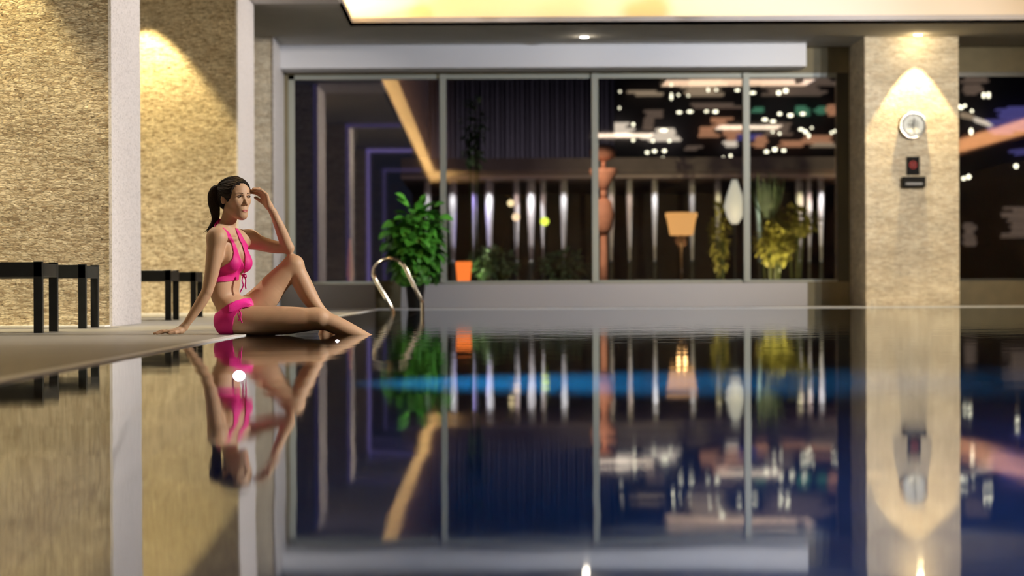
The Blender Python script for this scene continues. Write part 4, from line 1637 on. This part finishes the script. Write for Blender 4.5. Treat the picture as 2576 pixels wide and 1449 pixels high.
def head_volumes(F_):
    F_.ell(H(-0.012, 0, 0.036), (0.093, 0.073, 0.078), HX, 0.02)          # cranium
    F_.ell(H(0.020, 0, 0.022), (0.070, 0.066, 0.072), HX, 0.02)           # brow
    F_.ell(H(0.030, 0, -0.040), (0.054, 0.050, 0.070), HX, 0.03)          # face
    F_.ell(H(0.050, 0, -0.066), (0.036, 0.036, 0.040), HX, 0.02)          # muzzle
    F_.ell(H(0.060, 0, -0.103), (0.021, 0.022, 0.018), HX, 0.02)          # chin
    for s_ in (-1, 1):
        F_.cone(H(-0.004, s_ * 0.046, -0.056), H(0.050, s_ * 0.016, -0.104), 0.016, 0.013, 0.03)   # jaw
        F_.ell(H(0.050, s_ * 0.038, -0.022), (0.028, 0.024, 0.024), HX, 0.02)                      # cheekbone
        F_.ell(H(0.0865, s_ * 0.031, 0.002), (0.011, 0.017, 0.0095), HX, 0.012, 'cut')             # eye socket
        F_.ell(H(0.0705, s_ * 0.031, 0.000), (0.0125, 0.0135, 0.0115), HX, 0.003)                  # lid
        F_.cone(H(0.077, s_ * 0.016, 0.019), H(0.067, s_ * 0.046, 0.020), 0.006, 0.005, 0.014)    # brow ridge
    F_.cone(H(0.080, 0, 0.006), H(0.099, 0, -0.036), 0.0058, 0.0070, 0.010)                        # nose
    F_.ell(H(0.100, 0, -0.040), (0.0085, 0.0082, 0.0075), HX, 0.006)
    for s_ in (-1, 1):
        F_.ell(H(0.090, s_ * 0.0105, -0.044), (0.0085, 0.0056, 0.0058), HX, 0.005)                 # nostril wings
        F_.ell(H(0.0950, s_ * 0.0050, -0.0505), (0.003, 0.0026, 0.003), HX, 0.002, 'cut')
    F_.ell(H(0.0805, 0, -0.0735), (0.0075, 0.019, 0.0040), HX, 0.005)                               # upper lip
    F_.ell(H(0.0790, 0, -0.0825), (0.0085, 0.016, 0.0050), HX, 0.005)                              # lower lip
    F_.cone(H(0.0885, -0.018, -0.0777), H(0.0885, 0.018, -0.0777), 0.0016, 0.0016, 0.003, 'cut')


head_volumes(B)
B.cone(H(-0.030, 0, -0.045), neck1, 0.044, 0.038, 0.02)
for s_ in (-1, 1):
    B.ell(H(-0.012, s_ * 0.073, -0.010), (0.015, 0.006, 0.026), (unit(hf - hl * s_ * 0.5), unit(hl * s_ + hf * 0.5), hu), 0.006)
    B.ell(H(-0.006, s_ * 0.083, -0.002), (0.009, 0.005, 0.017), HX, 0.004, 'cut')
# hollow of the belly button and spine groove are too small to show; soft sternum line
B.cone(W(604, 628, -0.04), W(612, 668, -0.045), 0.006, 0.007, 0.014, 'cut')

def skin_mat():
    m = mat('tanned skin', (0.58, 0.375, 0.235), 0.55, noise=(14, 0.05), bump=(350, 0.0003), sss=0.10)
    return m


M['skin'] = skin_mat()
M['suit'] = mat('bright pink swimsuit fabric', (0.74, 0.012, 0.26), 0.6, bump=(500, 0.0004))
M['hair'] = mat('black hair', (0.010, 0.007, 0.006), 0.6, noise=(40, 0.5), spec=0.2)
M['lip'] = mat('rose lips', (0.46, 0.13, 0.12), 0.35)
M['brow'] = mat('dark eyebrow', (0.05, 0.03, 0.022), 0.7)
M['eye_white'] = mat('eye white', (0.72, 0.68, 0.66), 0.2)
M['iris'] = mat('dark brown iris', (0.025, 0.012, 0.008), 0.12)

person = thing('person', 'woman in a pink halter swimsuit sitting at the pool edge, hand to her brow', 'person', tuple(WZ(585, 0.006, 0)))
B.mesh('body', M['skin'], person, 2)
person.children[0].name = 'body'

# ---- swimsuit: shells over the trunk
def shell(name, off, region, lo, hi, m, parent, field=None, sm=2):
    f = (field or T).crop(lo, hi)
    X, Y, Z = f.grids()
    r = region(X, Y, Z)
    f.a = np.maximum(f.a - off, r).astype(np.float32)
    return f.mesh(name, m, parent, sm)


def tri(*p):
    return p


# near cup with its halter strap
cup_n = polyW([(556, 588), (562, 572), (574, 583), (584, 600), (593, 622), (600, 645), (609, 662), (617, 690), (612, 701), (600, 704), (575, 708), (540, 710), (542, 694), (553, 676), (566, 668), (579, 661), (587, 650), (588, 634), (583, 615), (575, 600), (565, 588)], -0.10)
cup_f = polyW([(590, 572), (597, 575), (606, 588), (619, 612), (627, 634), (640, 655), (640, 680), (622, 700), (612, 702), (611, 690), (616, 672), (618, 660), (617, 640), (609, 614), (598, 592)], 0.0)
xm_, zm_ = W(612, 700)[0], 0


def side(X, Y):            # <0 on the near side of the breast bone plane
    return (X - bc[0]) * sC[0] + (Y - bc[1]) * sC[1] - 0.0


def front(X, Y):
    return -((X - bc[0]) * nC[0] + (Y - bc[1]) * nC[1])


lo1 = (W(530, 700)[0], D0 - 0.25, W(560, 722)[2])
hi1 = (W(650, 700)[0], D0 + 0.22, W(560, 540)[2])
top = shell('bikini_top', 0.0050, lambda X, Y, Z: np.maximum(poly_sdf(X + 0 * Z, Z + 0 * X, cup_n), np.maximum(side(X, Y) - 0.022, (Y - D0) - 0.02) + 0 * Z), lo1, hi1, M['suit'], person)
shell('far_cup', 0.0050, lambda X, Y, Z: np.maximum(poly_sdf(X + 0 * Z, Z + 0 * X, cup_f), np.maximum(-side(X, Y) + 0.010, front(X, Y) - 0.0) + 0 * Z), lo1, hi1, M['suit'], top)
# back band
zb0, zb1 = W(560, 709)[2], W(560, 676)[2]
shell('back_band', 0.0042, lambda X, Y, Z: np.maximum(np.abs(Z - 0.5 * (zb0 + zb1)) - 0.5 * (zb1 - zb0), (X - W(572, 700)[0]) + 0 * Y), lo1, hi1, M['suit'], top)
# under band joining the cups
# strap behind the neck
mb = MB()
pts = smooth_path([tuple(W(565, 583, -0.085)), tuple(W(555, 571, -0.055)), tuple(W(549, 560, -0.02)), tuple(W(551, 554, 0.02)), tuple(W(565, 556, 0.05)), tuple(W(590, 574, 0.045))], 6)
mb.tube(pts, 0.0075, 10)
mb.build('strap', M['suit'], top)
mb = MB()
for q in ([(550, 556, 0.0), (543, 562, -0.01), (540, 572, -0.03), (537, 582, -0.04)], [(550, 556, 0.0), (546, 566, -0.02), (545, 578, -0.05)]):
    mb.tube(smooth_path([tuple(W(*p)) for p in q], 6), 0.005, 8)
mb.build('strap_tie', M['suit'], top)
# knot with two hanging strings at the breast bone
kp = W(612, 692, -0.050)
mb = MB()
mb.ball(kp, 0.009, 1.2, 1.0, 0.9)
mb.build('knot', M['suit'], top)
for q in ([(612, 692, -.050), (618, 704, -.060), (617, 718, -.062), (619, 727, -.06)], [(612, 692, -.050), (609, 706, -.064), (612, 718, -.066), (604, 735, -.066)],
          [(612, 692, -.050), (618, 690, -.060), (619, 698, -.060), (612, 695, -.054)]):
    mb = MB()
    mb.tube(smooth_path([tuple(W(*p)) for p in q], 6), 0.0036, 8)
    mb.build('tie_string', M['suit'], top)

brief = polyW([(532, 790), (546, 787), (560, 776), (579, 763), (600, 754), (623, 751), (634, 768), (630, 772), (612, 775), (600, 786), (592, 798), (588, 826), (590, 856), (540, 856), (530, 820)], -0.10)
lo2 = (W(528, 700)[0], D0 - 0.26, -0.03)
hi2 = (W(650, 700)[0], D0 + 0.26, W(560, 742)[2])
bot = shell('bikini_bottom', 0.0045, lambda X, Y, Z: poly_sdf(X + 0 * Z, Z + 0 * X, brief) + 0 * Y, lo2, hi2, M['suit'], person)
band = polyW([(577, 768), (592, 757), (610, 751), (626, 750), (634, 766), (628, 772), (610, 774), (590, 784), (578, 786)], -0.10)
M['suit_light'] = mat('gathered pink waistband', (0.90, 0.03, 0.38), 0.5, bump=(70, 0.0016))
shell('waistband', 0.0095, lambda X, Y, Z: np.maximum(poly_sdf(X + 0 * Z, Z + 0 * X, band) + 0 * Y, (Y - D0 - 0.05)), lo2, hi2, M['suit_light'], bot)
for q in ([(601, 780, -.185), (606, 789, -.20), (605, 800, -.203), (609, 813, -.20)], [(601, 780, -.185), (599, 790, -.198), (603, 801, -.203), (600, 806, -.20)]):
    mb = MB()
    mb.tube(smooth_path([tuple(W(*p)) for p in q], 6), 0.0040, 8)
    mb.build('tie_string', M['suit'], bot)

# ---- hair
Hf = Field(HC - 0.17, HC + 0.17, 0.0020)
Hf.ell(H(-0.014, 0, 0.037), (0.100, 0.081, 0.085), HX, 0.02)
Hf.ell(H(0.022, 0, 0.026), (0.073, 0.073, 0.076), HX, 0.02)
Hf.ell(H(-0.045, 0, -0.010), (0.060, 0.070, 0.062), HX, 0.03)
X, Y, Z = Hf.grids()
ca = (X - HC[0]) * hf[0] + (Y - HC[1]) * hf[1] + (Z - HC[2]) * hf[2]
cb = (X - HC[0]) * hl[0] + (Y - HC[1]) * hl[1] + (Z - HC[2]) * hl[2]
cu = (X - HC[0]) * hu[0] + (Y - HC[1]) * hu[1] + (Z - HC[2]) * hu[2]
line = np.interp(cu, [-0.11, -0.07, -0.045, -0.030, -0.020, 0.0, 0.030, 0.055, 0.072, 0.082, 0.090, 0.2], [-0.10, -0.045, -0.034, -0.022, 0.040, 0.052, 0.062, 0.068, 0.072, 0.080, 0.10, 0.2])
line = line - np.abs(cb) * 0.12
region = (ca - line) * 0.8
# ear window
ear = 0.015 - np.sqrt((ca + 0.008) ** 2 + ((cu + 0.018) * 0.72) ** 2)
groove = 0.0011 * np.sin(np.arctan2(cb, cu + 0.02) * 46 + 4 * np.sin(ca * 60)) + 0.0006 * np.sin(np.arctan2(cb, cu + 0.02) * 107 + ca * 90)
Hf.a = np.maximum(np.maximum(Hf.a - groove, region), np.where(np.abs(cb) > 0.03, ear, -1)).astype(np.float32)
hair = Hf.mesh('hair', M['hair'], person, 1)
# pony tail: a thick core with many strands over it
rp = random.Random(4)
core = [(553, 474, 0.02), (542, 478, 0.02), (537, 492, 0.018), (538, 510, 0.016), (541, 530, 0.012), (542, 548, 0.008), (537, 562, 0.0), (529, 574, -0.01), (521, 583, -0.02)]
crad = [0.018, 0.024, 0.030, 0.031, 0.026, 0.020, 0.013, 0.008, 0.002]
cp = smooth_path([tuple(W(*p)) for p in core], 6)
cr = list(np.interp(np.linspace(0, 8, len(cp)), range(9), crad))
mb = MB()
mb.tube(cp, [r * 0.9 for r in cr], 20)
mb.ball(tuple(W(552, 475, 0.02)), 0.019)
for i in range(170):
    th, ph = rp.uniform(0, 2 * math.pi), rp.uniform(-.5, .5)
    e = rp.uniform(0.75, 1.0) if i % 3 else rp.uniform(0.5, 0.9)
    n = int(len(cp) * e)
    pts = []
    for k in range(n):
        t_ = (cp[min(k + 1, len(cp) - 1)] - cp[max(k - 1, 0)]).normalized()
        u_ = Vector((0, 1, 0))
        w_ = t_.cross(u_).normalized()
        rr = cr[k] * rp.uniform(0.92, 1.0) + 0.001 + (0.006 * max(0, k / len(cp) - 0.6) * rp.uniform(0, 2))
        a = th + ph * k / len(cp) * 2
        pts.append(cp[k] + (u_ * math.cos(a) + w_ * math.sin(a)) * rr)
    if i % 7 == 0 and n > 12:
        pts.append(pts[-1] + Vector((-0.012 + rp.uniform(-.01, .01), rp.uniform(-.01, .01), -0.014)))
    mb.tube(pts, [0.0019 * (1 - 0.8 * k / len(pts)) + 0.0003 for k in range(len(pts))], 5)
mb.build('ponytail', M['hair'], person)
mb = MB()
p0, p1 = W(553, 475, 0.02), W(549, 476, 0.02)
mb.tube([tuple(p0), tuple(p1)], 0.0225, 16)
mb.build('hair_tie', M['ink'], person)
# fine strands laid over the scalp towards the tie
mb = MB()
tie = W(554, 475, 0.02)
for i in range(70):
    ang = rp.uniform(-1.25, 1.25)
    a0, c0 = 0.07, 0.085
    # start on the hairline, run back over the skull
    st = H(0.066 * math.cos(ang * 0.9), 0.068 * math.sin(ang), 0.072 - 0.055 * abs(math.sin(ang)) ** 1.4)
    pts = []
    for k in range(9):
        t_ = k / 8
        p = st * (1 - t_) + tie * t_
        v = p - H(-0.014, 0, 0.037)
        l = np.array((v @ hf / 0.1025, v @ hl / 0.0835, v @ hu / 0.0875))
        s_ = np.linalg.norm(l)
        v = v / max(s_, 1e-4) if s_ < 1 else v
        pts.append(tuple(H(-0.014, 0, 0.037) + v * (1 - 0.03 * (k in (0,)))))
    mb.tube(smooth_path(pts, 3), 0.0010, 4)
mb.build('hair_strand', M['hair'], hair)

# ---- face details
def face_patch(name, cond, off, m, parent):
    f = B.crop(HC + np.array((-0.09, -0.12, -0.12)), HC + np.array((0.12, 0.09, 0.06)))
    X, Y, Z = f.grids()
    ca = (X - HC[0]) * hf[0] + (Y - HC[1]) * hf[1] + (Z - HC[2]) * hf[2]
    cb = (X - HC[0]) * hl[0] + (Y - HC[1]) * hl[1] + (Z - HC[2]) * hl[2]
    cu = (X - HC[0]) * hu[0] + (Y - HC[1]) * hu[1] + (Z - HC[2]) * hu[2]
    f.a = np.maximum(np.maximum(f.a - off, cond(ca, cb, cu)), 0.045 - ca).astype(np.float32)
    return f.mesh(name, m, parent, 1)


def lipc(a, b, c):
    upper = np.interp(np.abs(b), [0, 0.004, 0.009, 0.022, 0.03], [-0.0705, -0.0690, -0.0710, -0.0775, -0.0825])
    lower = np.interp(np.abs(b), [0, 0.008, 0.022, 0.03], [-0.0870, -0.0860, -0.0775, -0.0695])
    return np.maximum(c - upper, lower - c)


face_patch('lips', lipc, 0.0012, M['lip'], person)
for s_ in (-1, 1):
    def browc(a, b, c, s_=s_):
        t_ = b * s_
        mid = np.interp(t_, [0.012, 0.030, 0.040, 0.052], [0.0165, 0.0200, 0.0205, 0.0150])
        hw = np.interp(t_, [0.010, 0.014, 0.036, 0.052], [0.0, 0.0026, 0.0023, 0.0003])
        return np.maximum(np.abs(c - mid) - hw, np.maximum(0.012 - t_, t_ - 0.052))
    face_patch('eyebrow', browc, 0.0016, M['brow'], person)
    ec = H(0.0765, s_ * 0.0310, 0.0)
    eye = MB()
    for k in range(1):
        pass
    # almond-shaped eyeball front
    rings = []
    N = 24
    for r_ in (1.0, 0.75, 0.4, 0.02):
        ring = []
        for i in range(N):
            a = 2 * math.pi * i / N
            x_, y_ = math.cos(a), math.sin(a)
            bb = 0.0143 * x_ * r_
            cc_ = 0.0058 * y_ * r_ * (1 - 0.35 * x_ * x_) + 0.0010 * x_ * s_ * s_ * 0.0
            dd = 0.0070 * (1 - r_ * r_) - 0.003 * (x_ * r_) ** 2 + 0.0035
            ring.append(tuple(ec + hl * (bb) + hu * cc_ + hf * dd - hf * abs(bb) * 0.2 - hf * (bb * s_) * 0.25))
        rings.append(ring)
    eye.ring_loft(rings, True)
    e = eye.build('eye', M['eye_white'], person)
    # gaze slightly towards her left, into the light
    ic = ec + hl * 0.0018 + hf * 0.0098
    mb = MB()
    mb.ball(tuple(ic), 0.0050, 1, 1, 1.02, 14)
    mb.build('iris', M['iris'], e)
    mb = MB()
    lid = [ec + hl * (0.0145 * t_) + hu * (0.0060 * (1 - t_ * t_) ** 0.8 + 0.0004) + hf * (0.0108 - 0.0045 * t_ * t_ - 0.0030 * t_ * s_) for t_ in (-1, -.6, -.2, .2, .6, 1)]
    mb.tube(smooth_path([tuple(p) for p in lid], 3), 0.0017, 6)
    mb.build('lashes', M['brow'], e)
